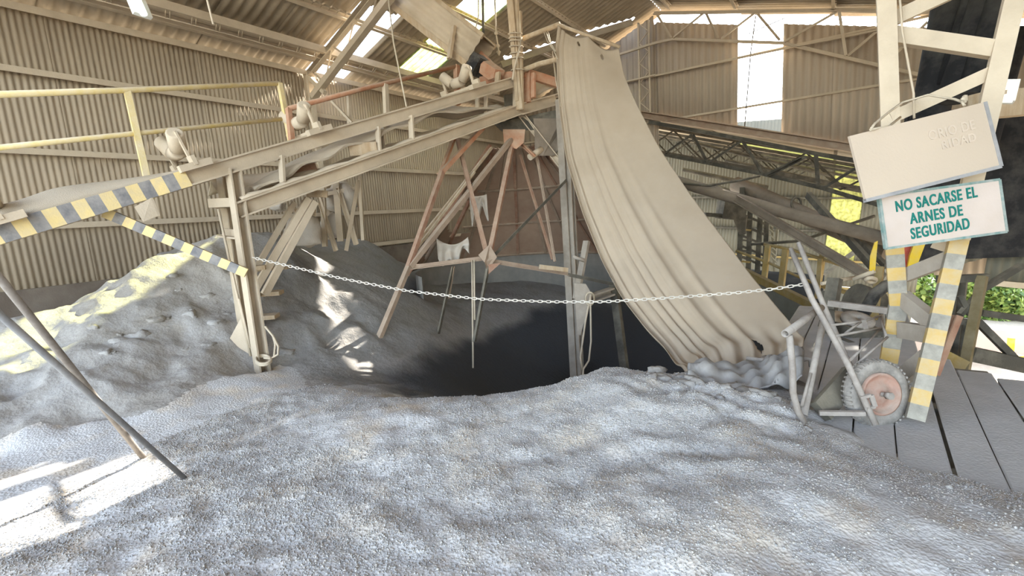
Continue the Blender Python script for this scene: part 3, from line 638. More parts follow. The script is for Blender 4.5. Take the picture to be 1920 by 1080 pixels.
# ------------------------------------------------------------------ support column with its cap, rods and steps
sc = thing('support_column', BASE, 'dusty double steel column holding up the low end of the conveyor', 'column')
d = DB
part('column_leg', MB().bar(at(437, 318, d-.02), at(494, 702, d), .12, .13, 'C', .02), M['steel'], sc)
part('column_leg', MB().bar(at(418, 330, d+.35), at(466, 662, d+.35), .14, .10, 'I', .015), M['steel'], sc)
part('cap_plate', MB().bar(at(400, 382, d+.1), at(446, 380, d+.15), .30, .10), M['steel'], sc)
part('cleat', MB().bar(at(412, 436, d+.05), at(446, 440, d+.02), .10, .10, 'L', .02), M['steel'], sc)
for x0, y0, x1, y1 in ((409, 392, 470, 668), (441, 395, 480, 650), (448, 560, 470, 652)): part('rod', MB().tube([at(x0, y0, d-.03), at(x1, y1, d+.02)], .014, 6), M['steel'], sc)
part('gusset', MB().poly([at(428, 640, d+.1), at(452, 595, d+.1), at(470, 640, d+.1), at(474, 668, d+.1)], (0, 1, 0), .02), M['steel'], sc)
for px, py_, dd in ((508, 548, .55), (500, 592, .5), (489, 637, .45), (522, 500, .6), (482, 500, .4)): part('step', MB().bar(at(px-34, py_+4, d+dd), at(px+20, py_, d+dd+.05), .20, .05), M['wood'], sc)
rp = MB().tube([at(494+13*math.cos(a)*1.1, 672+9*math.sin(a)+a*.5, d-.12-.10*math.sin(a)) for a in np.linspace(0, 4*PI, 40)], .014, 6)
rp.tube([at(497, 612, d-.1), at(512, 630, d-.1), at(522, 650, d-.1), at(521, 665, d-.1), at(508, 672, d-.12), at(494, 671, d-.15)], .012, 6)
rp.tube([at(511, 628, d-.1), at(516, 645, d-.1), at(514, 668, d-.1)], .012, 6)
solo('rope', rp, M['rope'], 'rope tied around the foot of the dusty conveyor column', 'rope')
# trestle behind, standing on the rear heap
tr = thing('trestle', at(640, 460, 7.3), 'thin crossed steel trestle legs on the rear heap under the conveyor', 'trestle')
for a, c, w_ in (((604, 352), (608, 462), .09), ((629, 340), (638, 452), .10), ((634, 352), (668, 458), .06), ((671, 338), (648, 470), .05), ((673, 330), (680, 450), .06), ((594, 360), (630, 470), .05)):
    part('leg', MB().bar(at(*a, 7.3), at(*c, 7.25), w_, .06, 'L', .01), M['steel'], tr)
part('tie', MB().bar(at(600, 366, 7.3), at(676, 352, 7.35), .06), M['steel'], tr)
# ------------------------------------------------------------------ handrails
D1 = nrm(_ray(1594, 114))
def kk(P, D, px):
    lo, hi = -6.0, 6.0
    for _ in range(50):
        m = (lo+hi)/2
        if pxof(P+D*m) < px: lo = m
        else: hi = m
    return P+D*lo
E1 = at(524, 156, 6.3); E2 = at(530, 223, 6.3)
hr = thing('handrail', at(545, 262, 6.3), 'yellow painted handrail along the far side of the conveyor, left', 'handrail')
part('top_rail', MB().tube([at(-60, 179, 4.1), at(240, 169, 5.1), E1], .030, 8), M['yellow'], hr)
part('middle_rail', MB().tube([at(-60, 283, 4.1), at(255, 250, 5.1), E2], .026, 8), M['yellow'], hr)
part('post', MB().bar(at(238, 170, 5.1), at(284, 372, 5.1), .06), M['yellow'], hr)
part('post', MB().bar(E1, at(547, 275, 6.3), .055), M['yellow'], hr)
hq = thing('handrail', at(545, 270, 6.25), 'dusty orange handrail climbing beside the upper conveyor', 'handrail')
part('top_rail', MB().tube([at(541, 204, 6.2), at(690, 164, 7.2), at(856, 124, 8.4)], .034, 8), M['orange'], hq)
part('post', MB().bar(at(541, 203, 6.2), at(548, 272, 6.2), .06), M['orange'], hq)
part('post', MB().bar(at(722, 158, 7.4), at(726, 238, 7.4), .07), M['steel'], hq)
part('post', MB().bar(at(856, 123, 8.4), at(858, 196, 8.4), .085), M['orange'], hq)
part('post', MB().bar(at(654, 176, 7.0), at(656, 256, 7.0), .05), M['steel'], hq)
part('toe_brace', MB().bar(at(622, 190, 6.9), at(660, 230, 6.9), .05, .03), M['steel'], hq)

# ------------------------------------------------------------------ conical hood over the draw pit
AP = at(962, 236, 9.0); R = 2.25; ZB = .62; CC = V(AP[0], AP[1], 0)
def cone(a, t, r0=.22): r = r0+(R-r0)*t; return CC+V(r*math.cos(a), r*math.sin(a), AP[2]+(ZB-AP[2])*t)
view = math.atan2(-AP[1], -AP[0])                       # from the apex towards the camera
hd = thing('conical_hood', CC+V(0, 0, ZB), 'brown conical plate hood with a torn left side and open front', 'hood')
N = 12; a0, a1 = view+1.32, view+2*PI-1.25
TORN = [[(838, 386), (852, 372), (880, 370), (892, 388), (893, 422), (880, 428), (868, 441), (846, 442), (838, 428), (834, 406)], [(797, 470), (806, 455), (820, 450), (828, 462), (846, 474), (852, 496), (832, 500), (796, 500)]]
def pix(p): c = ROT.T @ (np.asarray(p)-EYE); return 960-FPX*c[0]/c[2], 540+FPX*c[1]/c[2]
for i in range(N):
    cells = {}; n = 16; m = 40; b0 = a0+(a1-a0)*i/N; b1 = a0+(a1-a0)*(i+1)/N
    for u in range(n):
        for v in range(m):
            aa, ab = b0+(b1-b0)*u/n, b0+(b1-b0)*(u+1)/n; ta, tb = .13+.87*v/m, .13+.87*(v+1)/m; ac = (aa+ab)/2; tc = (ta+tb)/2
            qx, qy = pix(cone(ac, tc)); qx += 4*math.sin(qy*.5)+3*math.sin(qy*1.3); qy += 4*math.sin(qx*.45)
            if any(inpoly(qx, qy, T_) for T_ in TORN) and math.cos(ac-view-.5*PI) < .3: continue
            cells[u, v] = [cone(aa, ta), cone(ab, ta), cone(ab, tb), cone(aa, tb)]
    while cells:                                           # a torn-off piece is a piece of its own
        st = [next(iter(cells))]; b = MB()
        while st:
            c = st.pop()
            if c in cells:
                b.add(cells.pop(c), [(0, 1, 2, 3)], 0, True); st += [(c[0]+1, c[1]), (c[0]-1, c[1]), (c[0], c[1]+1), (c[0], c[1]-1)]
        if len(b.f) > 6: part('hood_plate', b, M['hood'], hd)
for i in range(N+1):
    a = a0+(a1-a0)*i/N; part('rib', MB().bar(cone(a, .13), cone(a, 1.0), .06, .07, 'L', .01), M['rust' if i % 3 == 0 else 'shaded_steel'], hd)
for t in (.42, .70, .99):
    b = MB(); pts = [cone(a0+(a1-a0)*i/36, t)-V(0, 0, .03) for i in range(37)]
    if t < .9: pts = pts[:27]
    part('ring', b.tube(pts, .03, 6), M['shaded_steel'], hd)
b = MB(); P = np.array([[CC+V(R*.93*math.cos(a), R*.93*math.sin(a), z) for z in (ZB-.02, .25, -.12, -.5)] for a in np.linspace(view+1.9, view+2*PI-1.05, 30)])
part('drum_wall', b.grid(P, thick=.02), dusty('drum_plate', (.17, .165, .155), (.30, .28, .25), .8, .4, scale=2.5), hd, 'grey drum wall under the hood')
b = MB().tube([AP+V(0, 0, .55), AP+V(0, 0, -.05)], .14, 12); part('drop_pipe', b, M['steel_dark'], hd, 'dark vertical drop pipe')
part('apex_plate', MB().poly([at(943, 243, 8.55), at(985, 243, 8.55), at(982, 268, 8.5), at(968, 280, 8.5), at(952, 272, 8.5), at(946, 282, 8.5)], (.5, -.8, 0), .03), M['orange'], hd, 'orange apex plate')
part('hopper_plate', MB().poly([at(925, 232, 8.7), at(1048, 205, 8.9), at(1052, 242, 8.9), at(940, 246, 8.7)], (.2, .9, 0), .03), M['steel_dark'], hd)
b = MB(); q = [at(1000, 222, 8.8), at(1052, 222, 8.9), at(1048, 250, 8.9), at(1018, 292, 8.7), at(1003, 292, 8.7), at(1002, 250, 8.75)]; part('side_chute', b.poly(q, (.5, .8, 0), .25), M['pipe_dust'], hd); part('side_chute_lip', MB().tube([at(993, 295, 8.6), at(1015, 280, 8.75)], .06, 10), M['steel'], hd)

# frame legs in front of the hood
fr = thing('pit_frame', at(915, 488, 7.4)*V(1, 1, 0), 'rusty pyramid frame of long steel legs in front of the conical hood', 'frame')
def mem(nm, a, da, c, dc, w_=.10, h_=.08, kind='L', mat='rust'):
    mat = 'shaded_steel' if mat == 'steel' else mat; part(nm, MB().bar(at(*a, da), at(*c, dc), w_*.7, h_*.7, kind, .012), M[mat], fr)
mem('leg', (905, 240), 8.3, (829, 322), 7.6, .10, .10, 'C', 'orange'); mem('leg', (829, 322), 7.6, (766, 500), 7.0, .10, .10, 'C'); mem('leg', (766, 500), 7.0, (708, 640), 6.5, .11, .09, 'C', 'steel')
mem('leg', (958, 262), 8.5, (768, 500), 7.0, .13, .10, 'C', 'steel'); mem('batten', (922, 277), 8.4, (790, 445), 7.5, .06, .06, 'box', 'wood'); mem('batten', (890, 322), 8.0, (780, 468), 7.3, .05, .05, 'box', 'wood')
mem('leg', (858, 262), 8.2, (915, 486), 7.3, .09, .08, 'C', 'rust'); mem('leg', (962, 262), 8.6, (916, 486), 7.3, .10, .09, 'C', 'rust'); mem('leg', (852, 258), 8.2, (824, 330), 7.7, .08, .08, 'C', 'orange')
mem('leg', (970, 262), 8.7, (1002, 292), 8.5, .08, .08, 'C', 'orange'); mem('leg', (1005, 285), 8.9, (1040, 490), 8.2, .06, .06, 'L', 'steel'); mem('leg', (975, 290), 8.9, (1036, 486), 8.3, .06, .06, 'L', 'rust')
mem('brace', (1060, 338), 8.6, (918, 486), 7.35, .08, .07, 'L', 'steel_dark')
mem('leg', (916, 488), 7.3, (888, 640), 6.9, .09, .08, 'L', 'steel_dark'); mem('leg', (848, 500), 7.9, (815, 650), 7.4, .08, .08, 'L', 'steel_dark'); mem('post', (850, 500), 7.9, (840, 560), 7.8, .08, .03, 'box', 'steel')
mem('beam', (765, 502), 7.0, (916, 483), 7.3, .09, .09, 'L', 'steel'); mem('beam', (918, 489), 7.3, (1066, 513), 7.9, .10, .10, 'L', 'steel'); mem('beam', (1066, 515), 7.9, (1150, 533), 8.1, .08, .08, 'L', 'steel_dark')
mem('board', (1012, 500), 7.6, (1064, 506), 7.8, .07, .10, 'box', 'wood')
part('gusset', MB().poly([at(897, 478, 7.25), at(918, 458, 7.3), at(932, 482, 7.3), at(914, 508, 7.25), at(909, 492, 7.2)], (.5, -.8, 0), .02), M['shaded_steel'], fr)
part('gusset', MB().poly([at(915, 496, 7.25), at(940, 492, 7.3), at(916, 514, 7.25)], (.5, -.8, 0), .02), M['rust'], fr)
part('gusset', MB().poly([at(818, 326, 7.6), at(838, 312, 7.7), at(832, 334, 7.6)], (.5, -.8, 0), .02), M['orange'], fr)
# torn cloth hanging in the gap
def cloth(name, tl, tr_, drop, lab, mat='sack', sag=.12, seed=0, cat='cloth', grp=None, rag=.35):
    g = np.random.default_rng(seed); n, m = 22, 12; P = np.zeros((n, m, 3)); a, c = np.asarray(tl), np.asarray(tr_); side = nrm(c-a); fw = nrm(np.cross(side, V(0, 0, 1)))
    ph = g.uniform(0, 6, 4)
    for i in range(n):
        u = i/(n-1); L_ = drop*(.65+rag*math.sin(u*9+ph[0])*math.sin(u*4+ph[1]))
        for k in range(m):
            v = k/(m-1); P[i, k] = a+(c-a)*u+V(0, 0, -sag*4*u*(1-u)-L_*v)+fw*(.05*math.sin(u*22+ph[2]+v)*v+.03*math.sin(v*7+u*5))
    return solo(name, MB().grid(P, thick=.006), M[mat], lab, cat, group=grp)
cloth('torn_cloth', at(818, 446, 7.7), at(878, 444, 7.8), .42, 'torn pale cloth hanging in the hole of the conical hood', seed=3)
cloth('torn_cloth', at(880, 366, 8.1), at(912, 364, 8.1), .55, 'tattered grey cloth high on the hood beside the torn hole', seed=5, sag=.03)
# ------------------------------------------------------------------ post at the conveyor head, with bracket
po = thing('post', at(1083, 725, 8.3), 'tall grey steel post under the conveyor head at the pit edge', 'post')
dA = 8.6
part('channel', MB().bar(at(1050, 188, dA+.2), at(1081, 760, dA+.1), .13, .14, 'C', .03), M['grey_steel'], po)
part('channel', MB().bar(at(1062, 190, dA+.2), at(1091, 760, dA+.1), .09, .14, 'C', .03), M['grey_steel'], po)
part('bracket_arm', MB().bar(at(1100, 452, dA-.3), at(1080, 560, dA-.4), .11, .06, 'C', .02), M['grey_steel'], po)
part('gusset', MB().poly([at(1076, 530, dA-.45), at(1098, 532, dA-.45), at(1110, 552, dA-.45), at(1088, 628, dA-.5), at(1082, 626, dA-.5)], (.5, -.8, 0), .03), M['grey_steel'], po)
part('bracket_beam', MB().bar(at(1100, 562, dA-.4), at(1148, 546, dA-.1), .14, .14, 'C', .03), M['grey_steel'], po)
part('pin', MB().tube([at(1074, 481, dA-.4), at(1096, 489, dA-.4)], .03, 8), M['grey_steel'], po)
solo('post', MB().bar(at(1150, 530, 8.6), at(1180, 760, 8.6), .13, .13), M['steel_dark'], 'short dark post behind the tarp edge above the pit', 'post', org=at(1180, 760, 8.6))
rp = MB().tube([at(1108, 552, 7.9), at(1098, 600, 7.9), at(1088, 670, 7.8), at(1092, 694, 7.8)], .016, 6).tube([at(1107, 552, 7.9), at(1108, 640, 7.9), at(1104, 676, 7.85), at(1094, 692, 7.8), at(1090, 725, 7.8)], .016, 6)
rp.tube([at(1106+8*math.cos(a), 560+12*math.sin(a), 7.95+.05*math.cos(2*a)) for a in np.linspace(0, 2*PI, 16)], .016, 6)
solo('rope', rp, M['rope'], 'rope looped over the bracket of the grey pit post', 'rope')
rp = MB().tube([at(885, 488, 7.2), at(886, 590, 7.1), at(887, 690, 6.9)], .013, 6).tube([at(889, 488, 7.2), at(890, 600, 7.1)], .013, 6)
solo('rope', rp, M['rope'], 'double rope hanging from the beam of the pit frame', 'rope')

# ------------------------------------------------------------------ tarpaulin
L_ = [(1046, 48, 8.05), (1042, 90, 8.05), (1048, 195, 7.95), (1062, 300, 7.8), (1092, 400, 7.45), (1128, 490, 7.0), (1165, 560, 6.4), (1212, 622, 5.8), (1262, 676, 5.2), (1296, 712, 4.75)]
R_ = [(1160, 90, 7.9), (1170, 140, 7.8), (1192, 192, 7.6), (1236, 278, 7.3), (1300, 374, 6.9), (1362, 456, 6.4), (1412, 524, 5.9), (1462, 585, 5.4), (1510, 640, 4.95), (1500, 690, 4.6)]
def interp(T, n):
    T = np.array(T, float); s = np.linspace(0, 1, len(T)); q = np.linspace(0, 1, n); o = np.stack([np.interp(q, s, T[:, i]) for i in range(3)], 1)
    for _ in range(6): o[1:-1] = (o[:-2]+2*o[1:-1]+o[2:])/4
    return np.array([at(*r) for r in o])
n, m = 130, 110; LE = interp(L_, n); RE = interp(R_, n); P = np.zeros((n, m, 3))
for i in range(n):
    t = i/(n-1); ax = RE[i]-LE[i]; nn = nrm(np.cross(ax, LE[min(i+1, n-1)]-LE[max(i-1, 0)])); nn = nn if nn.dot(EYE-LE[i]) > 0 else -nn
    for k in range(m):
        u = k/(m-1); f = 0
        g = math.exp(-(u/.27)**2)*(.55+.45*math.sin(17*u+2.2*t+1.3*math.sin(9*u)))*(.35+.65*sstep(.05, .5, t))*(1-.5*sstep(.85, 1, t))
        f += g*(.05*math.sin(2*PI*u*13+3*math.sin(t*3))+.016*math.sin(2*PI*u*29+1+2*t))
        f += .05*math.exp(-((u-.42)/.05)**2)*sstep(.15, .5, t)+.03*math.exp(-((u-.60)/.03)**2)*sstep(.3, .6, t)
        gather = sstep(.80, .97, t); f += gather*(.05*math.sin(26*t+9*u)+.045*math.sin(55*t+4*u+2*math.sin(5*u))+.04*math.sin(2*PI*u*7))
        f += .02*math.sin(5*u+4*t)+.10*math.sin(PI*u)*math.sin(PI*t)
        topdip = (1-sstep(0, .10, t))*(.10*abs(math.sin(PI*u*2.0)))
        P[i, k] = LE[i]+ax*u+nn*f-V(0, 0, topdip)
def thole(i, k):
    t, u = i/(n-1), k/(m-1)
    for t0, u0, rt, ru, sl in ((.885, .66, .022, .035, .5), (.055, .70, .018, .022, .0), (.035, .34, .015, .018, .9)):
        if ((t-t0)/rt)**2+((u-u0-sl*(t-t0))/ru)**2 < 1: return True
    return False
b = MB(); vs = P.reshape(-1, 3); fs = [(i*m+k, i*m+k+1, (i+1)*m+k+1, (i+1)*m+k) for i in range(n-1) for k in range(m-1) if not thole(i, k)]
b.add(vs, fs, 0, True)
tp = solo('tarpaulin', b, M['tarp'], 'huge dust-coated tarpaulin hanging in folds from the pole over the pit', 'tarp')
sm_ = tp.modifiers.new('thickness', 'SOLIDIFY'); sm_.thickness = .006
# crumpled foot of the tarp lying on the rim
P = np.zeros((40, 14, 3)); a, c = onz(1290, 724, .03), onz(1505, 690, .08)
for i in range(40):
    for k in range(14):
        u, v = i/39, k/13; q = a+(c-a)*u; fw = nrm(V(q[0], q[1], 0))
        P[i, k] = q+fw*(v-.5)*.75+V(0, 0, .17*math.sin(PI*v)*(.6+.4*math.sin(u*7+1))+.035*math.sin(24*v+6*math.sin(4*u))+.02*math.sin(33*u+5*v))
part('tarp_foot', MB().grid(P, thick=.01, flip=True), M['tarp_low'], tp, 'crumpled lower edge of the tarp')
cords = MB()
for a, c in (((1018, 56), (1040, 96)), ((1022, 54), (1042, 96)), ((1026, 52), (1045, 110)), ((1036, 96), (1052, 200)), ((1036, 98), (1060, 220))): cords.tube([at(*a, 8.3), at((a[0]+c[0])/2-2, (a[1]+c[1])/2+3, 8.1), at(*c, 7.9)], .009, 5)
solo('cord_bundle', cords, M['rope'], 'bundle of thin cords tying the tarp top to its pole', 'cord')
# timber posts and poles by the tarp head
tm = thing('timber_post', at(972, 200, 8.45), 'pale timber boards lashed into a post rising above the conveyor head', 'post')
for a, c, w_ in (((955, -20), (975, 205), .13), ((966, -20), (972, 120), .10), ((974, 22), (978, 206), .08), ((961, 60), (970, 190), .07)): part('board', MB().bar(at(*a, 8.4), at(*c, 8.45), w_, .05), M['wood'], tm)
lash = MB()
for y in (64, 72, 78, 88, 101, 110, 132):
    x = 966+(y-64)*.08; lash.tube([at(x+13*math.cos(a), y+3*math.sin(a), 8.42+.10*math.sin(a)) for a in np.linspace(0, 2*PI, 14)], .010, 5)
part('lashing', lash, M['rope'], tm)
part('hanging_rope', MB().tube([at(978, 70, 8.35), at(972, 100, 8.3), at(964, 130, 8.3), at(961, 150, 8.3)], .018, 6), M['rope'], tm)
solo('pole', MB().tube([at(981, 72, 8.5), at(1050, 45, 8.15)], .045, 8), M['wood'], 'upper dusty pole carrying the tarp top', 'pole')
solo('pole', MB().tube([at(980, 132, 8.5), at(1010, 120, 8.4), at(1044, 112, 8.2)], .045, 8), M['wood'], 'lower short pole between the timber post and the tarp', 'pole')
solo('pole', MB().tube([at(1046, 46, 8.15), at(1100, 66, 8.1), at(1162, 88, 7.95)], .03, 8), M['wood'], 'thin pole inside the top hem of the tarp', 'pole')
# enclosed chute coming down from the roof
ch = thing('covered_chute', at(905, 128, 8.7), 'boxed timber and sheet chute sloping down from the roof to the conveyor', 'chute')
A, B = at(738, -25, 9.0), at(902, 103, 8.7)
ax = nrm(B-A); fs_, us_ = frame(ax); Lc = np.linalg.norm(B-A)
o = A-us_*.34; P = np.array([[o+ax*t+us_*(.08+.50*v)-fs_*(.30+.018*math.sin(v*18)) for v in np.linspace(0, 1, 25)] for t in (0, Lc*.5, Lc)]); part('side_sheet', MB().grid(P, thick=.008), M['steel'], ch)
P = P+fs_*.62; part('side_sheet', MB().grid(P, thick=.008), M['steel'], ch)
for vy, wv in ((.60, .10), (.06, .10)):
    for sd in (-.31, .31): part('side_rail', MB().bar(o+us_*vy+fs_*sd, o+ax*Lc+us_*vy+fs_*sd, .05, wv), M['wood'], ch)
part('bottom_sheet', MB().bar(o+us_*.05, o+ax*Lc+us_*.05, .60, .02), M['steel'], ch)
part('top_sheet', MB().bar(o+us_*.62, o+ax*Lc+us_*.62, .60, .02), M['steel'], ch)
part('strap', MB().bar(at(851, 50, 8.4), at(842, 110, 8.4), .11, .05), M['wood'], ch); part('strap', MB().bar(at(895, 68, 8.9), at(880, 80, 8.6), .12, .05), M['wood'], ch)
part('rubber_flap', MB().bar(at(892, 118, 8.65), at(905, 130, 8.6), .45, .34), M['rubber'], ch, 'black rubber flap')
b = MB().poly([at(903, 112, 8.45), at(929, 130, 8.45), at(925, 146, 8.45), at(916, 150, 8.45), at(898, 136, 8.45)], (.4, .9, 0), .2); part('spout', b, M['orange'], ch, 'orange steel spout')
part('spout_flange', MB().bar(at(900, 100, 8.7), at(940, 140, 8.6), .06, .10), M['orange'], ch, 'orange flange')
# loose ropes and wires hanging from the roof
def wire(pts, r, lab, mat='rope', nm='rope'): return solo(nm, MB().tube([at(*p) for p in pts], r, 6), M[mat], lab, 'rope' if nm == 'rope' else 'wire')
wire([(726, -20, 7.0), (738, 80, 7.0), (752, 150, 7.0), (762, 200, 6.9)], .012, 'thin rope hanging down in front of the handrail below the open roof square')
w2 = MB().tube([at(927, -20, 9.3), at(930, 60, 9.3), at(936, 104, 9.2)], .016, 6)
for y in (62, 86, 98): w2.blob(at(930+(y-60)*.13, y, 9.25), .04, 5, 7, .2, y)
solo('rope', w2, M['rope'], 'knotted rope hanging beside the timber post', 'rope')
wire([(905, -20, 9.6), (906, 55, 9.6), (906, 98, 9.4)], .03, 'thick dark hanging strap left of the knotted rope', 'steel_dark')
wire([(897, -20, 9.5), (897, 30, 9.5), (890, 62, 9.5)], .014, 'thin cord hanging across the green skylight')
wire([(386, -10, 4.6), (400, 46, 4.6)], .010, 'short pale wire hanging in front of the roof joist', 'steel', 'wire')
# sacks stuffed behind the conveyor
def sack(c, r, seed, lab, d_=7.4): return solo('sack', MB().blob(at(*c, d_), r, 12, 18, .28, seed), M['sack'], lab, 'sack')
sack((520, 340), (.20, .18, .14), 2, 'white sack showing between the conveyor chord and the chute plate', 8.2)
sack((640, 372), (.36, .2, .26), 4, 'big white sack caught behind the trestle legs', 7.6)
sack((572, 436), (.28, .22, .22), 9, 'crumpled white sack lying at the top of the rear heap', 6.9)
sack((520, 385), (.14, .12, .10), 12, 'small white bag under the conveyor chord', 7.9)
sack((622, 424), (.2, .14, .2), 14, 'dirty torn sack low among the trestle legs', 7.5)
# chain across the pit
A, B = at(474, 483, DB-.12), at(1508, 535, 4.15); n = 122; ch_ = MB()
pts = []
ctrl = [(474, 483), (560, 503), (640, 522), (760, 545), (900, 561), (1040, 566), (1130, 566), (1260, 558), (1380, 549), (1450, 542), (1508, 533)]
s = np.linspace(0, 1, len(ctrl)); dd = np.linspace(DB-.14, 4.15, len(ctrl)); q = np.linspace(0, 1, 400)
cx = np.interp(q, s, [c[0] for c in ctrl]); cy2 = np.interp(q, s, [c[1] for c in ctrl]); cd = np.interp(q, s, dd)
for _ in range(40): cx[1:-1] = (cx[:-2]+2*cx[1:-1]+cx[2:])/4; cy2[1:-1] = (cy2[:-2]+2*cy2[1:-1]+cy2[2:])/4
C3 = np.array([at(*v) for v in zip(cx, cy2, cd)]); al = np.concatenate([[0], np.cumsum(np.linalg.norm(np.diff(C3, axis=0), axis=1))]); n = int(al[-1]/.042)
for i in range(n):
    c = np.array([np.interp((i+.5)/n*al[-1], al, C3[:, k]) for k in range(3)]); e = np.array([np.interp((i+.6)/n*al[-1], al, C3[:, k]) for k in range(3)]); ax = nrm(e-c); sx, ux = frame(ax)
    side = nrm(sx*math.cos(i*PI/2+.5)+ux*math.sin(i*PI/2+.5)); Lh, Wh, r = .021, .0125, .0042; ring = []
    for a in np.linspace(0, 2*PI, 11)[:-1]: ring.append(c+ax*(Lh*math.cos(a)+.006*np.sign(math.cos(a)))+side*Wh*math.sin(a))
    ring += [ring[0]]; ch_.tube(ring, r, 5, cap=False)
solo('chain', ch_, M['chain'], 'pale steel chain slung across the pit from the conveyor column to the wheelbarrow handles', 'chain')
# two long poles leaning in from the lower left
def lean(a, foot, d0, r, mat, lab):
    F_ = onz(*foot, -.03); T = at(*a, d0); T2 = F_+(T-F_)*1.25
    return solo('pole', MB().tube([F_, T, T2], r, 12), M[mat], lab, 'pole', org=F_)
lean((0, 522), (272, 862), 2.35, .019, 'galv', 'pale leaning pole, upper one of the two at the left edge')
lean((0, 590), (350, 900), 2.05, .0155, 'bluepipe', 'blue-grey leaning pole, lower one of the two at the left edge')
# lamp under the roof
lp = thing('strip_lamp', at(262, 10, 4.6), 'short white strip lamp hanging under the roof at upper left', 'lamp')
part('housing', MB().bar(at(246, -22, 4.55), at(268, 30, 4.55), .16, .04), M['white'], lp)
part('tube', MB().tube([at(249, -20, 4.5), at(270, 27, 4.5)], .03, 8), plain('lamp_tube', (.9, .95, .9), .3, emit=(.85, 1, .9), es=1.2), lp)
# ------------------------------------------------------------------ plank deck
dk = thing('plank_deck', (.5, 4.5, -.05), 'grey dusty plank deck with dark gaps at the right', 'deck')
gaps = [-.60, -.34, -.08, .18, .415, .675, .89, 1.13, 1.38, 1.64, 1.92, 2.2]
for i in range(len(gaps)-1):
    xa, xb = gaps[i]+.004+.003*(i % 2), gaps[i+1]-.004-(.010 if i == 4 else 0); xm = (xa+xb)/2
    y1 = 8.2 if xm < .62 else 5.95-(xm-.63)*.95+.1*(i % 2); y0 = 2.7 if xm > .1 else 3.35+.1*(i % 3)
    s = .056; P = np.array([[V(xa+s*(y-4)+(xb-xa)*v, y, .004*math.sin(3*y+i)+.003*(i % 3)) for v in (0, .04, .5, .96, 1)] for y in np.linspace(y0, y1, 9)])
    P[:, 0, 2] -= .006; P[:, -1, 2] -= .006
    part('plank', MB().grid(P-V(0, 0, .05), thick=.05, flip=True, smooth=False), M['plank'], dk)
part('shade_sheet', MB().poly([(-.45, 3.5, -.12), (1.95, 3.3, -.12), (1.5, 5.0, -.12), (.6, 5.8, -.12), (.6, 8.1, -.12), (-.25, 8.1, -.12)], (0, 0, 1), .03), M['steel_dark'], dk)  # added dark sheet, stands in for the darkness below the planks
for y in (3.5, 4.6, 5.6): part('joist', MB().bar((-.5, y, -.16), (1.9 if y < 5 else 1.2, y, -.16), .12, .20), M['steel_dark'], dk)
# ------------------------------------------------------------------ striped lattice mast carrying the signs
FL, FR = onz(1657, 728), onz(1715, 786); dl, dr = 3.80, 3.30
ms = thing('lattice_mast', (FL+FR)/2, 'tall pale lattice mast with yellow and grey banded feet behind the two signs', 'mast')
def banded(pts, w, h, n, nm, first=0):
    b = MB(); pts = [np.asarray(p) for p in pts]
    for a, c in zip(pts[:-1], pts[1:]):
        k = max(1, int(round(n*np.linalg.norm(c-a)/sum(np.linalg.norm(q-p) for p, q in zip(pts[:-1], pts[1:])))))
        for i in range(k): b.bar(a+(c-a)*i/k, a+(c-a)*(i+1)/k, w*.68, h*.8, up=(0, 1, 0), mi=(i+first) % 2)
        first += k
    return part(nm, b, [M['warn_y'], M['warn_k']], ms, 'yellow and grey banded foot')
KN = at(1684, 572, 3.72)
banded([at(1676, 452, 3.66), KN, FL+V(0, 0, .0)], .165, .10, 11, 'leg_foot')
part('leg', MB().bar(at(1660, -40, 3.5), at(1676, 452, 3.66), .115, .08, up=(0, 1, 0)), M['steel'], ms)
RT = at(1797, 450, 3.3)
banded([RT, FR], .15, .10, 12, 'leg_foot', 0)
part('leg', MB().bar(at(1910, -40, 3.3), RT, .11, .08, up=(0, 1, 0)), M['steel'], ms)
for a, da, c, dc, w_ in (((1662, 42), 3.55, (1790, -18), 3.4, .10), ((1664, 64), 3.55, (1880, 96), 3.32, .11), ((1668, 222), 3.58, (1872, 130), 3.32, .09)):
    part('cross_bar', MB().bar(at(*a, da), at(*c, dc), .08, w_, 'box'), M['steel'], ms)
for a, da, c, dc, w_ in (((1694, 518), 3.70, (1786, 482), 3.36, .10), ((1692, 558), 3.70, (1752, 606), 3.40, .115), ((1690, 618), 3.70, (1750, 628), 3.40, .125), ((1672, 722), 3.74, (1742, 668), 3.38, .11), ((1752, 455), 3.5, (1794, 468), 3.4, .07)):
    part('cross_bar', MB().bar(at(*a, da), at(*c, dc), .07, w_), M['grey_steel' if da > 3.6 else 'steel'], ms)
part('back_leg', MB().bar(at(1788, 590, 3.7), at(1745, 700, 3.75), .10, .06, 'L', .01), M['rust'], ms)
wi = MB().tube([at(1686, -20, 3.45), at(1692, 60, 3.45), at(1713, 175, 3.45), at(1714, 222, 3.45)], .008, 6)
solo('wire', wi, M['steel'], 'pale cable hanging behind the mast cross bars', 'wire')
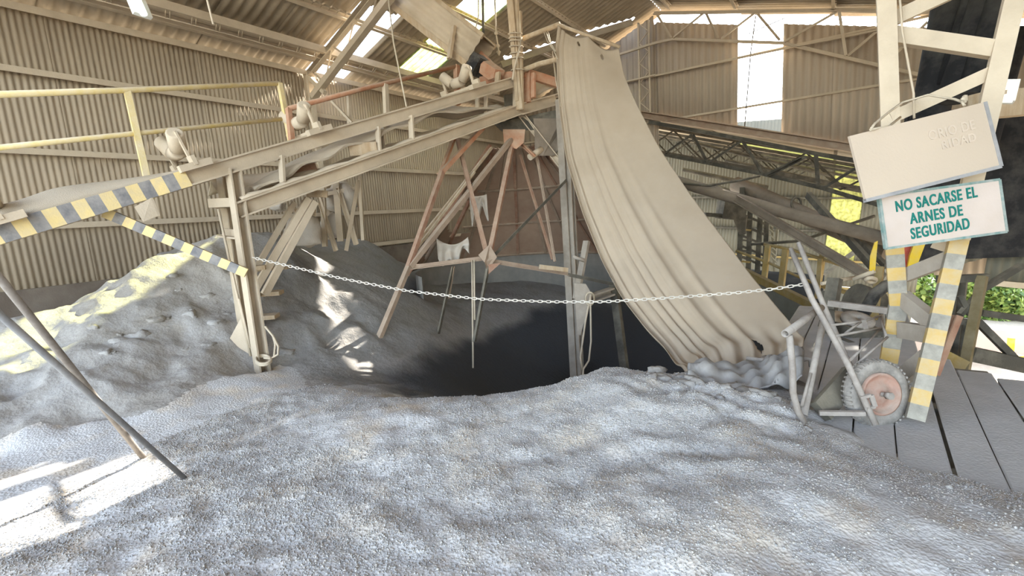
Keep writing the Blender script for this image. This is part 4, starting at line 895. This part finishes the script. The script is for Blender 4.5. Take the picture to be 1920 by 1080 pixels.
# ------------------------------------------------------------------ signs
GLY = {}
def text_mesh(txt, size):
    cu = bpy.data.curves.new('lettering', 'FONT'); cu.body = txt; cu.size = size; cu.extrude = .002; cu.offset = .022*size; cu.align_x = 'CENTER'; cu.align_y = 'CENTER'; cu.space_character = 1.12
    o = bpy.data.objects.new('lettering', cu); COL.objects.link(o); bpy.context.view_layer.update()
    me = bpy.data.meshes.new_from_object(o.evaluated_get(bpy.context.evaluated_depsgraph_get())); bpy.data.objects.remove(o); bpy.data.curves.remove(cu); return me
def board(nm, cs, d4, mats, lab, thick=.02):
    c = [at(*p, d) for p, d in zip(cs, d4)]; o = (c[0]+c[1]+c[2]+c[3])/4
    ux = nrm((c[1]-c[0])+(c[2]-c[3])); uy = (c[0]-c[3])+(c[1]-c[2]); uy = nrm(uy-ux*uy.dot(ux)); n = np.cross(ux, uy)
    W = (np.linalg.norm(c[1]-c[0])+np.linalg.norm(c[2]-c[3]))/2; H = (np.linalg.norm(c[0]-c[3])+np.linalg.norm(c[1]-c[2]))/2
    t = thing(nm, o, lab, 'sign')
    q = lambda w, h, z: [o+ux*a*w/2+uy*b*h/2+n*z for a, b in ((-1, -1), (1, -1), (1, 1), (-1, 1))]
    part('plate', MB().poly(q(W, H, -thick), n, thick), mats, t)
    return t, o, ux, uy, n, W, H, q
def lettering(t, o, ux, uy, n, txt, size, cx, cy_, width, mat, lab=None, tilt=0):
    me = text_mesh(txt, size); co = np.zeros(len(me.vertices)*3); me.vertices.foreach_get('co', co); co = co.reshape(-1, 3); w0 = co[:, 0].max()-co[:, 0].min()
    me.materials.clear(); me.materials.append(mat); me.name = 'lettering'; k = width/w0
    me.transform(Matrix(((k, 0, 0, 0), (tilt, 1, 0, 0), (0, 0, 1, 0), (0, 0, 0, 1)))); m = axes(o+ux*cx+uy*cy_+n*.003, ux, uy, n)
    return place('lettering', me, t, m, lab)
t1, o1, ux, uy, nn_, W, H, q = board('sign', [(1600, 258), (1850, 186), (1874, 317), (1617, 373)], [3.05, 3.05, 3.05, 3.05], M['sign_dust'], 'big blank-looking sign thick with tan dust, upper of the two')
fm = MB()
for a, b_ in (((-1, -1), (1, -1)), ((1, -1), (1, 1))): fm.bar(o1+ux*a[0]*W/2+uy*a[1]*H/2-nn_*.01, o1+ux*b_[0]*W/2+uy*b_[1]*H/2-nn_*.01, .022, .03, up=tuple(nn_))
part('edge_strip', fm, M['bluepipe'], t1, 'worn grey metal edge')
lettering(t1, o1, ux, uy, nn_, 'ORIO DE', .085, W*.215, H*.205, W*.34, M['sign_faded'], 'faint dust-covered lettering')
lettering(t1, o1, ux, uy, nn_, 'RIDAD', .075, W*.245, H*.02, W*.25, M['sign_faded'], 'faint dust-covered lettering')
t2, o2, ux, uy, nn_, W, H, q = board('sign', [(1651, 371), (1876, 333), (1886, 438), (1661, 463)], [3.12, 3.12, 3.12, 3.12], M['paint_white'], 'white sign with green capitals about keeping the safety harness on, lower of the two')
fm = MB()
for a, b_ in (((-1, -1), (1, -1)), ((1, -1), (1, 1)), ((1, 1), (-1, 1)), ((-1, 1), (-1, -1))): fm.bar(o2+ux*a[0]*W/2+uy*a[1]*H/2-nn_*.008, o2+ux*b_[0]*W/2+uy*b_[1]*H/2-nn_*.008, .016, .024, up=tuple(nn_))
part('frame', fm, dusty('sign_frame', (.10, .22, .20), (.5, .46, .42), .6, .35, scale=18), t2, 'worn green frame')
lettering(t2, o2, ux, uy, nn_, 'NO SACARSE EL', .100, -W*.045, H*.285, W*.68, M['sign_green'], 'green lettering', .03)
lettering(t2, o2, ux, uy, nn_, 'ARNES DE', .100, -W*.06, H*.0, W*.44, M['sign_green'], 'green lettering', .02)
lettering(t2, o2, ux, uy, nn_, 'SEGURIDAD', .100, -W*.045, -H*.275, W*.49, M['sign_green'], 'green lettering', .03)
rp = MB().tube([at(1632, 243, 3.02), at(1640, 232, 3.04), at(1667, 210, 3.3), at(1692, 192, 3.4), at(1740, 178, 3.3), at(1790, 186, 3.1), at(1806, 192, 3.05)], .008, 6).tube([at(1632, 243, 3.02), at(1668, 236, 3.1), at(1688, 220, 3.4)], .008, 6)
rp.blob(at(1808, 186, 3.05), .022, 6, 8, .3, 3).tube([at(1803, 190, 3.05), at(1808, 198, 3.03)], .008, 6)
solo('rope', rp, M['rope'], 'knotted cord from which the dust-covered sign hangs', 'rope')
fl = thing('floodlight', at(1888, 172, 3.6), 'small white floodlight on the right leg of the mast', 'lamp')
part('body', MB().bar(at(1884, 192, 3.6), at(1894, 152, 3.6), .10, .06, up=(0, 1, 0)), M['white'], fl)
part('glass', MB().bar(at(1883, 192, 3.55), at(1893, 154, 3.55), .085, .01, up=(0, 1, 0)), plain('lamp_glass', (.95, .9, .8), .2, emit=(1, .93, .82), es=.8), fl)
part('bracket', MB().bar(at(1888, 172, 3.62), at(1866, 176, 3.35), .03), M['steel'], fl)
# ------------------------------------------------------------------ upended wheelbarrow
wbw = thing('wheelbarrow', onz(1640, 797), 'upended wheelbarrow frame without its tray, handles in the air, red hub', 'wheelbarrow')
HA = [at(1486, 474, 3.9), at(1522, 560, 3.6), at(1589, 682, 3.35), at(1642, 797, 3.24)]; HB = [at(1501, 464, 4.15), at(1539, 560, 3.95), at(1589, 676, 3.7), at(1606, 706, 3.62)]
for H_ in (HA, HB):
    h = part('handle', MB().tube(H_, .021, 10), M['galv'], wbw); part('grip', MB().tube([H_[0]+(H_[0]-H_[1])*.10, H_[0]+(H_[1]-H_[0])*.45], .017 if H_ is HA else .019, 10), M['galv'], h)
WC_ = at(1643, 737, 3.40); wax = nrm(V(.62, -.75, .18)*1.0)
tb = part('tyre', MB().lathe(WC_, wax, [(.128+.062+.055*math.cos(a), .050*math.sin(a)) for a in np.linspace(0, 2*PI, 13)[:-1]], 40), M['tyre'], wbw)
tr_ = MB(); s_, u_ = frame(wax)
for i in range(44):
    a = 2*PI*i/44; r_ = nrm(math.cos(a)*s_+math.sin(a)*u_)
    for sd in (-1, 1): tr_.bar(WC_+r_*.232+wax*.042*sd, WC_+r_*.243+wax*.006*sd, .013, .012, up=tuple(wax))
tro = part('tread', tr_, M['tyre'], tb); tro['kind'] = 'stuff'
part('rim', MB().lathe(WC_, wax, [(.150, -.05), (.152, .05), (.135, .055), (.128, .02), (.09, .012), (.055, .045), (.03, .05), (.012, .05), (.012, -.04), (.1, -.03), (.13, -.03)], 36), M['hub'], wbw, 'dusty red wheel hub')
part('axle', MB().tube([WC_-wax*.09, WC_+wax*.12], .016, 10), M['galv'], wbw)
part('axle_nut', MB().tube([WC_+wax*.085, WC_+wax*.125], .026, 6), M['galv'], wbw)
b = MB().bar(at(1613, 746, 3.28), at(1633, 741, 3.26), .02, .02).bar(at(1633, 741, 3.26), at(1640, 762, 3.27), .02, .03).bar(at(1640, 762, 3.27), at(1624, 767, 3.26), .02, .02); part('axle_bracket', b, M['galv'], wbw)
for pts in ([(1556, 610, 3.7), (1618, 603, 3.9), (1654, 591, 4.0)], [(1563, 631, 3.55), (1610, 622, 3.7), (1652, 615, 3.8)], [(1589, 680, 3.4), (1620, 650, 3.6), (1650, 617, 3.8)], [(1593, 695, 3.4), (1632, 660, 3.5), (1664, 632, 3.6)], [(1652, 592, 4.0), (1657, 616, 3.8), (1662, 631, 3.6)], [(1584, 626, 3.7), (1602, 612, 3.8), (1616, 602, 3.9)]):
    part('stay', MB().tube([at(*p) for p in pts], .010, 6), M['galv'], wbw)
part('stay_plate', MB().poly([at(1615, 601, 3.88), at(1624, 599, 3.88), at(1629, 618, 3.75), at(1620, 621, 3.75)], (0, 1, 0), .006), M['galv'], wbw)
part('crossbar', MB().bar(at(1536, 774, 3.36), at(1622, 775, 3.27), .03, .03), M['galv'], wbw); part('crossbar', MB().bar(at(1546, 751, 3.5), at(1588, 751, 3.5), .02, .02), M['steel_dark'], wbw)
b = MB().bar(at(1538, 772, 3.40), at(1598, 702, 3.62), .15, .06, up=(.3, 1, .3)); part('skid_board', b, M['steel_dark'], wbw, 'dark wooden board')
# bent tubular trestle beside it
pt = thing('tube_trestle', onz(1509, 798), 'bent grey tube trestle standing at the deck edge left of the wheelbarrow', 'trestle')
part('top_tube', MB().pipe(at(1472, 626, 3.22), at(1540, 577, 3.75), .026, .005, 14), M['galv'], pt)
part('front_leg', MB().tube([at(1480, 628, 3.24), at(1486, 690, 3.26), at(1487, 736, 3.27), at(1496, 770, 3.29), at(1510, 799, 3.31)], .022, 10), M['galv'], pt)
part('rear_leg', MB().pipe(at(1544, 600, 3.72), at(1507, 779, 3.40), .024, .005, 14), M['galv'], pt)
part('thin_leg', MB().tube([at(1520, 700, 3.5), at(1503, 762, 3.40)], .012, 6), M['galv'], pt)
tw = MB().tube([at(1530+4*math.cos(a)+.2*a, 646+6*math.sin(a)+.5*a, 3.68+.02*math.sin(a)) for a in np.linspace(0, 5*PI, 40)], .005, 5); part('twisted_wire', tw, M['rope'], pt)
solo('pipe', MB().tube([at(1400, 672, 4.5), at(1480, 682, 4.25), at(1512, 672, 4.2), at(1520, 674, 4.18), at(1522, 688, 4.17)], .022, 8), M['galv'], 'bent pipe lying behind the trestle on the tarp foot', 'pipe')
# ------------------------------------------------------------------ crusty clods along the rim
cl0 = None; g = np.random.default_rng(11); n = 0
while n < 34:
    x, y = g.uniform(-1.3, -.12), g.uniform(3.45, 4.25)
    if y < 3.65-.25*x*0+abs(x+.6)*.1: continue
    n += 1
    if cl0 is None:
        cl0 = solo('dust_clod', MB().blob((0, 0, 0), (.075, .06, .05), 9, 12, .30, 4), M['dust'], 'pale crusty dust clod on the pit rim in front of the tarp', 'clod', org=(0, 0, 0), group='dust clods on the pit rim'); c = cl0
    else: c = cl0.copy(); COL.objects.link(c)
    s = g.uniform(.3, 1.3); c.location = (x, y, ground_z(x, y)-.006*s); c.scale = (s, s*g.uniform(.8, 1.2), s*g.uniform(.6, 1)); c.rotation_euler = (0, 0, g.uniform(0, 6))
h0 = None
for i in range(22):
    x, y = g.uniform(-6.9, -5.35), g.uniform(1.5, 3.2)
    if h0 is None: h0 = c = solo('dust_clod', MB().blob((0, 0, 0), (.11, .09, .075), 9, 12, .34, 8), M['dust'], 'crusted dust lump half sunk in the big left heap', 'clod', org=(0, 0, 0), group='dust lumps on the big left heap')
    else: c = h0.copy(); COL.objects.link(c)
    s = g.uniform(.35, 1.2); c.location = (x, y, ground_z(x, y)-.055*s); c.scale = (s, s*g.uniform(.7, 1.3), s*g.uniform(.6, 1)); c.rotation_euler = (0, 0, g.uniform(0, 6))
# scraps on the deck
solo('scrap', MB().blob(onz(1561, 862, .02), (.035, .018, .014), 6, 8, .4, 2).tube([onz(1556, 858, .03), onz(1566, 868, .03)], .008, 5), M['rubber'], 'small black rubber scrap on the dusty planks below the wheelbarrow', 'scrap')
solo('wire', MB().tube([onz(1517, 828, .02), onz(1535, 845, .025), onz(1560, 854, .02), onz(1567, 856, .03)], .003, 5), M['steel_dark'], 'thin bent wire on the deck beside the black scrap', 'wire')
for i, (px, py_, r) in enumerate(((1524, 820, .035), (1512, 806, .04), (1494, 842, .02), (1582, 865, .012), (1780, 914, .02))):
    solo('stone', MB().blob(onz(px, py_, .015), (r, r*.8, r*.6), 6, 9, .35, 20+i), M['dust'], ['pale stone just below the tube trestle', 'lump of dust at the foot of the tube trestle', 'flat pale chip on the gravel edge left of the black scrap', 'tiny white chip right of the black scrap', 'small stone at the end of the widest deck gap'][i], 'stone')
solo('stick', MB().tube([onz(1208, 828, .05), onz(1222, 824, .05), onz(1238, 821, .05)], .006, 5), M['steel_dark'], 'short dark twig on the gravel below the tarp', 'stick')
# ------------------------------------------------------------------ neighbouring hall beyond the beam
h2 = thing('ceiling', (-1, 20.5, 3.2), 'low dark roof of the neighbouring hall with green skylight strips', 'roof', kind='structure')
def r2(x): return 4.22-.315*(x+4.8)
ang = nrm(V(1, 0, -.315)); n2 = nrm(np.cross(ang, V(0, 1, 0))); n2 = n2 if n2[2] > 0 else -n2
c2 = {}
for xa, xb in ((-9.4, -6.2), (-6.2, -3.1), (-3.1, 0), (0, 3.1)):
    for k in range(12):
        y0 = 14.62+1.06*k; sky = (k, xa) in ((2, -6.2), (4, -3.1), (5, -3.1), (7, -6.2), (8, 0), (10, -3.1), (3, 0), (6, 0)); ln = (xb-xa)*1.049
        key = sky
        if key not in c2: c2[key] = corr(1.08, 3.34, .177, .024, seg=6).mesh('roof_sheet', M['skylight_dirty' if sky else 'roof'])
        tl = nrm(ang-n2*.012); o = V(xa, y0+1.07, r2(xa))+n2*(.03+.01*(k % 2)); nn = nrm(np.cross(V(0, -1, 0), ang))
        place('skylight_sheet' if sky else 'roof_sheet', c2[key], h2, axes(o, V(0, -1, 0), ang, nn))
for y in (16.2, 19.0, 21.6, 24.4):
    t = thing('roof_truss', (-2, y, r2(-2)-.6), ['dark truss of the neighbouring hall nearest the sloping beam', 'second dark truss of the neighbouring hall', 'third dark truss of the neighbouring hall', 'farthest dark truss of the neighbouring hall'][int((y-16)/2.7)], 'truss')
    part('top_chord', MB().bar((-8, y, r2(-8)-.12), (3.1, y, r2(3.1)-.12), .12, .10), M['steel_dark'], t); part('bottom_chord', MB().bar((-8, y, r2(-8)-.95), (3.1, y, r2(3.1)-.8), .10, .10), M['steel_dark'], t)
    for i in range(12):
        x0 = -8+.92*i; a, c = (x0, y, r2(x0)-.14), (x0+.92, y, r2(x0+.92)-.92)
        if i % 2: a, c = (x0, y, r2(x0)-.92), (x0+.92, y, r2(x0+.92)-.14)
        part('web', MB().bar(a, c, .05, .05, 'L', .01), M['steel_dark'], t)
# far wall of that hall, tiers of sheets with a bright slot between
fw = thing('wall_far', (-1, 27, -2), 'far sunlit-backed corrugated wall with one yellow-green skylight strip', 'wall', kind='structure')
ra = math.radians(4.5); fu, fv = V(math.cos(ra), 0, -math.sin(ra)), V(math.sin(ra), 0, math.cos(ra)); FO = ony(1440, 480, 27)
fm_ = {}
for (v0, v1) in ((-4.2, -1.34), (-1.22, .0), (0.0, 1.35), (1.35, 2.9), (2.9, 6.6)):
    for k in range(-6, 5):
        yel = k == 2 and v0 >= -.1; key = (v0, yel)
        if key not in fm_: fm_[key] = corr(1.2, v1-v0+.03, .15, .02, seg=4).mesh('corrugated_sheet', M['skylight_dirty' if yel else 'farwall'])
        place('skylight_sheet' if yel else 'corrugated_sheet', fm_[key], fw, axes(FO+fu*1.18*k+fv*v0+V(0, .02*(k % 2), 0), fu, fv, V(0, -1, 0)))
for v in (-1.28, 0, 1.35, 2.9): part('rail', MB().bar(FO-fu*7+fv*v+V(0, -.1, 0), FO+fu*5.5+fv*v+V(0, -.1, 0), .09), M['ochre' if v < 1 else 'steel_dark'], fw)
part('diagonal', MB().bar(at(1530, 525, 19.5), at(1640, 445, 19.5), .14), M['steel_dark'], fw)
lc2 = thing('lattice_column', at(1445, 515, 19), 'pale V-shaped lattice column against the far wall', 'column')
for a, c in (((1430, 362), (1448, 512)), ((1444, 362), (1452, 512)), ((1462, 384), (1450, 512))): part('chord', MB().bar(at(*a, 19), at(*c, 19), .08), M['farwall'], lc2)
for i in range(12):
    y = 372+11*i; x = 1432+(y-362)*.12; part('lacing', MB().bar(at(x, y, 18.95), at(x+11, y+10, 18.95), .05), M['farwall'], lc2)
# dark elevator tower behind the tarp edge
tw_ = thing('elevator_tower', at(1412, 540, 13), 'dark lattice elevator tower right behind the tarp edge', 'tower')
for a, c in (((1392, 352), (1384, 540)), ((1408, 350), (1402, 545)), ((1428, 360), (1418, 545)), ((1440, 372), (1432, 548))): part('leg', MB().bar(at(*a, 13), at(*c, 13), .12), M['steel_dark'], tw_)
for i in range(9):
    y = 362+20*i; part('brace', MB().bar(at(1392, y, 13), at(1434, y+18, 13), .06), M['steel_dark'], tw_)
    part('rung', MB().bar(at(1390, y+8, 12.95), at(1408, y+10, 12.95), .05), M['ochre' if i % 3 == 0 else 'steel_dark'], tw_)
part('drive_box', MB().bar(at(1350, 392, 13), at(1392, 396, 13), .5, .5), M['steel_dark'], tw_); part('funnel', MB().poly([at(1372, 404, 12.8), at(1400, 404, 12.8), at(1396, 440, 12.8), at(1386, 440, 12.8)], (0, 1, 0), .3), M['steel_dark'], tw_)
part('platform', MB().bar(at(1320, 402, 13), at(1396, 408, 13), .3, .1), M['steel_dark'], tw_)
# pipes and girders crossing the opening
def pipe(a, da, c, dc, r, mat, lab):
    mat = 'pipe_dust'; return solo('pipe', MB().tube([at(*a, da), at((a[0]+c[0])/2, (a[1]+c[1])/2+3, (da+dc)/2), at(*c, dc)], r, 14), M[mat], lab, 'pipe')
pipe((1235, 330), 11.5, (1660, 448), 9.0, .13, 'steel_dark', 'uppermost dusty pipe crossing the opening under the truss')
pipe((1378, 345), 13.4, (1668, 470), 10.2, .21, 'steel_dark', 'thick olive pipe below the uppermost pipe, with a clamp ring')
solo('girder', MB().bar(at(1380, 372, 10.5), at(1650, 532, 8.5), .10, .17, 'I', .03), M['pipe_dust'], 'dark girder slanting down to the right below the thick pipe', 'girder')
solo('girder', MB().bar(at(1515, 365, 11), at(1655, 520, 9), .10, .14), M['steel_dark'], 'thin steep girder crossing behind the thick pipe', 'girder')
solo('girder', MB().bar(at(1580, 420, 11), at(1662, 500, 9), .08, .10), M['steel_dark'], 'short steep girder close to the lower sign', 'girder')
cr = MB().tube([at(1493+9*math.sin(a), 382+12*math.cos(a), 11.9+.16*math.sin(a*.5)) for a in np.linspace(.5, 2*PI-.5, 18)], .03, 6); solo('clamp_ring', cr, M['steel_dark'], 'dark open clamp ring around the thick olive pipe', 'clamp')
solo('cable', MB().tube([at(1258, 342, 11), at(1330, 348, 10.8), at(1390, 338, 10.5), at(1425, 330, 10.4)], .03, 6), M['steel_dark'], 'thin cable sagging along the uppermost pipe', 'cable')
solo('tie_rod', MB().tube([at(1408, 458, 12), at(1500, 452, 11.5), at(1640, 405, 11)], .04, 6), M['steel_dark'], 'long thin tie rod crossing the yellow skylight strip', 'rod')
# service pipes, conduits and boxes under the far roof
g = np.random.default_rng(5)
for i, (a, c, r) in enumerate((((1300, 268), (1560, 330), .05), ((1360, 300), (1600, 352), .05), ((1280, 318), (1440, 352), .07), ((1330, 345), (1420, 375), .06), ((1300, 360), (1400, 382), .05), ((1440, 300), (1610, 335), .05))):
    solo('conduit', MB().tube([at(*a, 15.5+i*.4), at(*c, 14.6+i*.4)], r, 8), M['steel_dark'], ['dark service pipe running just under the sloping beam', 'dark service pipe reaching the upper sign below the green slivers', 'fatter dark conduit left of the V-shaped lattice column', 'short dark conduit ending above the elevator tower', 'lowest short conduit beside the tarp edge', 'dark conduit passing behind the right end of the lower truss'][i], 'conduit', group='service pipes under the neighbouring roof')
# yellow stair railing
yr = thing('stair_railing', at(1470, 540, 10), 'ochre stair railing and stringer descending behind the tarp', 'railing')
part('top_rail', MB().tube([at(1432, 458, 10.6), at(1478, 466, 10.3), at(1625, 512, 9.2)], .035, 8), M['ochre'], yr); part('middle_rail', MB().tube([at(1380, 470, 10.9), at(1440, 492, 10.5), at(1500, 520, 10.1), at(1560, 545, 9.7)], .03, 8), M['ochre'], yr)
for a, c, d_, w_ in (((1440, 460), (1433, 522), 10.5, .10), ((1473, 468), (1465, 536), 10.2, .11), ((1545, 462), (1535, 530), 9.8, .09), ((1538, 485), (1532, 560), 9.7, .08)): part('post', MB().bar(at(*a, d_), at(*c, d_), w_, .10), M['ochre'], yr)
part('stringer', MB().bar(at(1395, 512, 9.6), at(1545, 588, 7.6), .10, .20), M['ochre'], yr)
part('side_wall', MB().poly([at(1400, 522, 9.4), at(1545, 595, 7.5), at(1560, 700, 7.3), at(1440, 690, 8.8)], (.5, .8, 0), .05), dusty('dark_panel', (.12, .12, .10), (.22, .21, .18), .6, .3, scale=2), yr, 'dark side panel')
part('brace', MB().bar(at(1480, 560, 9.5), at(1600, 598, 8.6), .10), M['ochre'], yr); part('brace', MB().bar(at(1540, 530, 9.5), at(1640, 570, 8.8), .07), M['ochre'], yr)
# machine standing behind the mast
mc = thing('loading_machine', at(1690, 620, 6.3), 'yellow and red machine arms and dark motor behind the mast', 'machine')
part('yellow_arm', MB().poly([at(1700, 512, 6.0), at(1716, 508, 6.0), at(1736, 455, 6.0), at(1716, 452, 6.0), at(1706, 480, 6.0)], (0, 1, 0), .15), M['vivid'], mc, 'bright yellow arm')
part('red_arm', MB().poly([at(1680, 516, 6.1), at(1698, 512, 6.1), at(1712, 450, 6.1), at(1690, 450, 6.1)], (0, 1, 0), .15), M['red'], mc, 'dull red arm')
part('yellow_blade', MB().poly([at(1630, 508, 5.9), at(1641, 508, 5.9), at(1646, 452, 5.9), at(1640, 455, 5.9), at(1632, 480, 5.9)], (0, 1, 0), .08), M['vivid'], mc, 'pointed yellow blade')
part('ochre_post', MB().bar(at(1650, 500, 6.1), at(1638, 600, 6.1), .08, .08), M['ochre'], mc)
part('lifting_eye', MB().tube([at(1633+9*math.cos(a), 525+4*math.sin(a), 5.8+.06*math.sin(a)) for a in np.linspace(0, 2*PI, 18)], .025, 6), M['steel'], mc)
part('motor', MB().tube([at(1600, 560, 6.4), at(1640, 575, 6.4)], .22, 16), M['steel_dark'], mc); part('hose', MB().tube([at(1618, 590, 5.9), at(1640, 552, 5.9), at(1662, 535, 5.9), at(1680, 530, 5.9)], .07, 8), M['rubber'], mc)
part('base_frame', MB().bar(at(1560, 612, 5.6), at(1660, 628, 5.6), .5, .12), M['steel_dark'], mc); part('flywheel', MB().lathe(at(1608, 600, 5.5), (.2, -.3, 1), [(.17, -.02), (.17, .02), (.12, .03), (.02, .03), (.02, -.02)], 24), M['galv'], mc); part('flywheel', MB().lathe(at(1580, 598, 5.7), (.2, -.3, 1), [(.15, -.02), (.15, .02), (.02, .03), (.02, -.02)], 24), M['steel'], mc)
part('housing', MB().bar(at(1565, 655, 5.4), at(1600, 662, 5.4), .35, .30), M['steel_dark'], mc); part('post', MB().bar(at(1550, 545, 5.4), at(1552, 625, 5.4), .14, .10), M['steel_dark'], mc); part('lever', MB().bar(at(1566, 522, 5.2), at(1556, 580, 5.2), .12, .10), M['steel_dark'], mc)
part('handle_bar', MB().bar(at(1552, 568, 4.9), at(1666, 583, 4.6), .05, .06), M['galv'], mc)
part('support', MB().bar(at(1600, 625, 5.6), at(1600, 690, 5.6), .5, .3), M['steel_dark'], mc)
solo('rod', MB().tube([at(1605, 520, 6.2), at(1540, 532, 6.2)], .025, 6).tube([at(1640, 508, 5.9), at(1600, 524, 6.1)], .03, 6), M['steel'], 'grey rods running left from the pointed yellow blade', 'rod')
# black ducts behind the mast
for i, (a, da, c, dc, r) in enumerate((((1790, -30), 7.0, (1735, 260), 7.0, .23), ((1828, -30), 6.6, (1770, 160), 6.8, .10), ((1856, -30), 6.4, (1780, 190), 6.6, .16), ((1888, -30), 6.2, (1818, 180), 6.4, .16), ((1905, 60), 7.4, (1838, 300), 7.4, .16))):
    solo('duct', MB().tube([at(*a, da), at(*c, dc)], r, 16), M['black_pipe'], ['wide black duct, leftmost behind the mast', 'thin black duct second from the left behind the mast', 'middle black duct of the bundle behind the mast', 'black duct fourth from the left behind the mast', 'rightmost brownish duct behind the mast leg'][i], 'duct')
solo('shade_backing', MB().bar(at(1690, 355, 8.2), at(2100, 330, 7.6), .1, 2.5, up=(0, 0, 1)), M['black_pipe'], 'dark panel closing the space behind the two signs', 'panel')  # added backing, the dimness behind the mast put into its black colour
solo('beam', MB().bar(at(1830, 200, 5.6), at(2050, 180, 5.6), .2, .30), M['wood'], 'brown beam at the right edge behind the floodlight', 'beam')
# side opening with the yard outside
sp = thing('gantry_column', at(1808, 692, 5.3), 'olive gantry column with braces at the right opening', 'column')
part('column', MB().bar(at(1842, 518, 5.3), at(1808, 694, 5.3), .085, .09), M['olive'], sp)
for a, c, w_ in (((1838, 586), (1990, 608), .07), ((1832, 602), (1912, 682), .07), ((1842, 542), (1915, 498), .06), ((1800, 590), (1835, 550), .05), ((1800, 555), (1818, 590), .05), ((1770, 600), (1830, 606), .06), ((1760, 524), (1850, 520), .08), ((1815, 662), (1990, 700), .16)): part('brace', MB().bar(at(*a, 5.35), at(*c, 5.35), w_), M['steel_dark'], sp)
for a, c in (((1800, 520), (1782, 670)), ((1786, 520), (1770, 660)), ((1816, 600), (1796, 670))): part('post', MB().bar(at(*a, 5.9), at(*c, 5.9), .14), M['steel_dark'], sp)
solo('kerb_beam', MB().bar(at(1755, 664, 4.75), at(1806, 690, 4.75), .05, .16), M['ochre'], 'yellow beam on the deck edge left of the gantry column', 'beam')
aw = thing('awning', at(1880, 515, 9), 'strip of pale corrugated awning over the yard at the right edge', 'awning')
me = corr(3.2, .55, .15, .02, seg=6).mesh('corrugated_sheet', M['farwall']); place('corrugated_sheet', me, aw, axes(at(1842, 532, 8.5), nrm(at(2050, 552, 8.0)-at(1842, 532, 8.5)), V(0, 0, 1), nrm(np.cross(nrm(at(2050, 552, 8.0)-at(1842, 532, 8.5)), V(0, 0, 1)))))
part('beam', MB().bar(at(1838, 528, 8.45), at(2050, 548, 7.95), .08, .10), M['steel'], aw)
me = corr(.9, .3, .15, .02, seg=6).mesh('corrugated_sheet', M['farwall']); place('corrugated_sheet', me, aw, axes(at(1728, 512, 8.5), nrm(at(1770, 513, 8.5)-at(1728, 512, 8.5)), V(0, 0, 1), V(0, -1, 0)))
# yard, low wall, trees
yd = solo('ground', MB().add([(-60, 6, -4.5), (90, 6, -4.5), (90, 120, -4.5), (-60, 120, -4.5)], [(0, 1, 2, 3)]), M['earth'], 'sunlit yard far below the deck', 'ground', kind='structure')
fy = solo('ground', MB().add([(-60, -80, -.25), (90, -80, -.25), (90, -3.1, -.25), (-60, -3.1, -.25)], [(0, 1, 2, 3)]), M['earth'], 'open yard behind the photographer', 'ground', kind='structure')
la, lb = at(1690, 640, 17.5), at(2010, 655, 15.5); la[2] = lb[2] = -4.0
lw = solo('low_wall', MB().bar(la, lb, .3, 1.2), dusty('yard_wall', (.50, .37, .31), (.55, .45, .38), .8, .4, scale=1), 'pale pinkish low wall across the yard', 'wall')
solo('parked_frame', MB().bar(at(1880, 668, 13.6), at(1912, 676, 13.2), .3, .25).bar(at(1893, 672, 13.4), at(1896, 634, 13.4), .15, .15), M['vivid'], 'small yellow machine frame in the yard', 'machine')
for i, (px, py_, d, r, lab) in enumerate(((1858, 560, 22, 1.5, 'bright green tree beyond the yard, just right of the gantry column'), (1925, 565, 23, 1.9, 'pale green tree beyond the yard at the right edge'), (1738, 545, 24, 1.7, 'green tree seen through the foot of the mast'), (2010, 560, 24, 2.5, 'large tree at the far right beyond the yard'))):
    x, y, z = at(px, py_, d)
    t = thing('tree', (x, y, -4.5), lab, 'tree'); g = np.random.default_rng(40+i)
    part('trunk', MB().tube([(x, y, -4.5), (x+.1, y, -3), (x, y+.1, z)], .16, 8, radii=[.2, .15, .08]), M['wood'], t)
    b = MB(); n = 7000; d = g.normal(size=(n, 3)); d /= np.linalg.norm(d, axis=1)[:, None]; rr = r*(.55+.45*g.random(n)**.5)*(1+.25*np.sin(4*d[:, 0]+i)*np.sin(5*d[:, 1])+.2*np.sin(7*d[:, 2]+3*d[:, 0])); c = V(x, y, z)+d*rr[:, None]*V(1, 1, .85)
    sd = g.normal(size=(n, 3))*.075; s2 = g.normal(size=(n, 3))*.065
    v = np.stack([c-sd, c+s2, c+sd, c-s2], 1).reshape(-1, 3); f = np.arange(n*4).reshape(-1, 4)
    o = tri_mesh('foliage', v-V(x, y, -4.5), f, M['leaf'], t); o['kind'] = 'stuff'
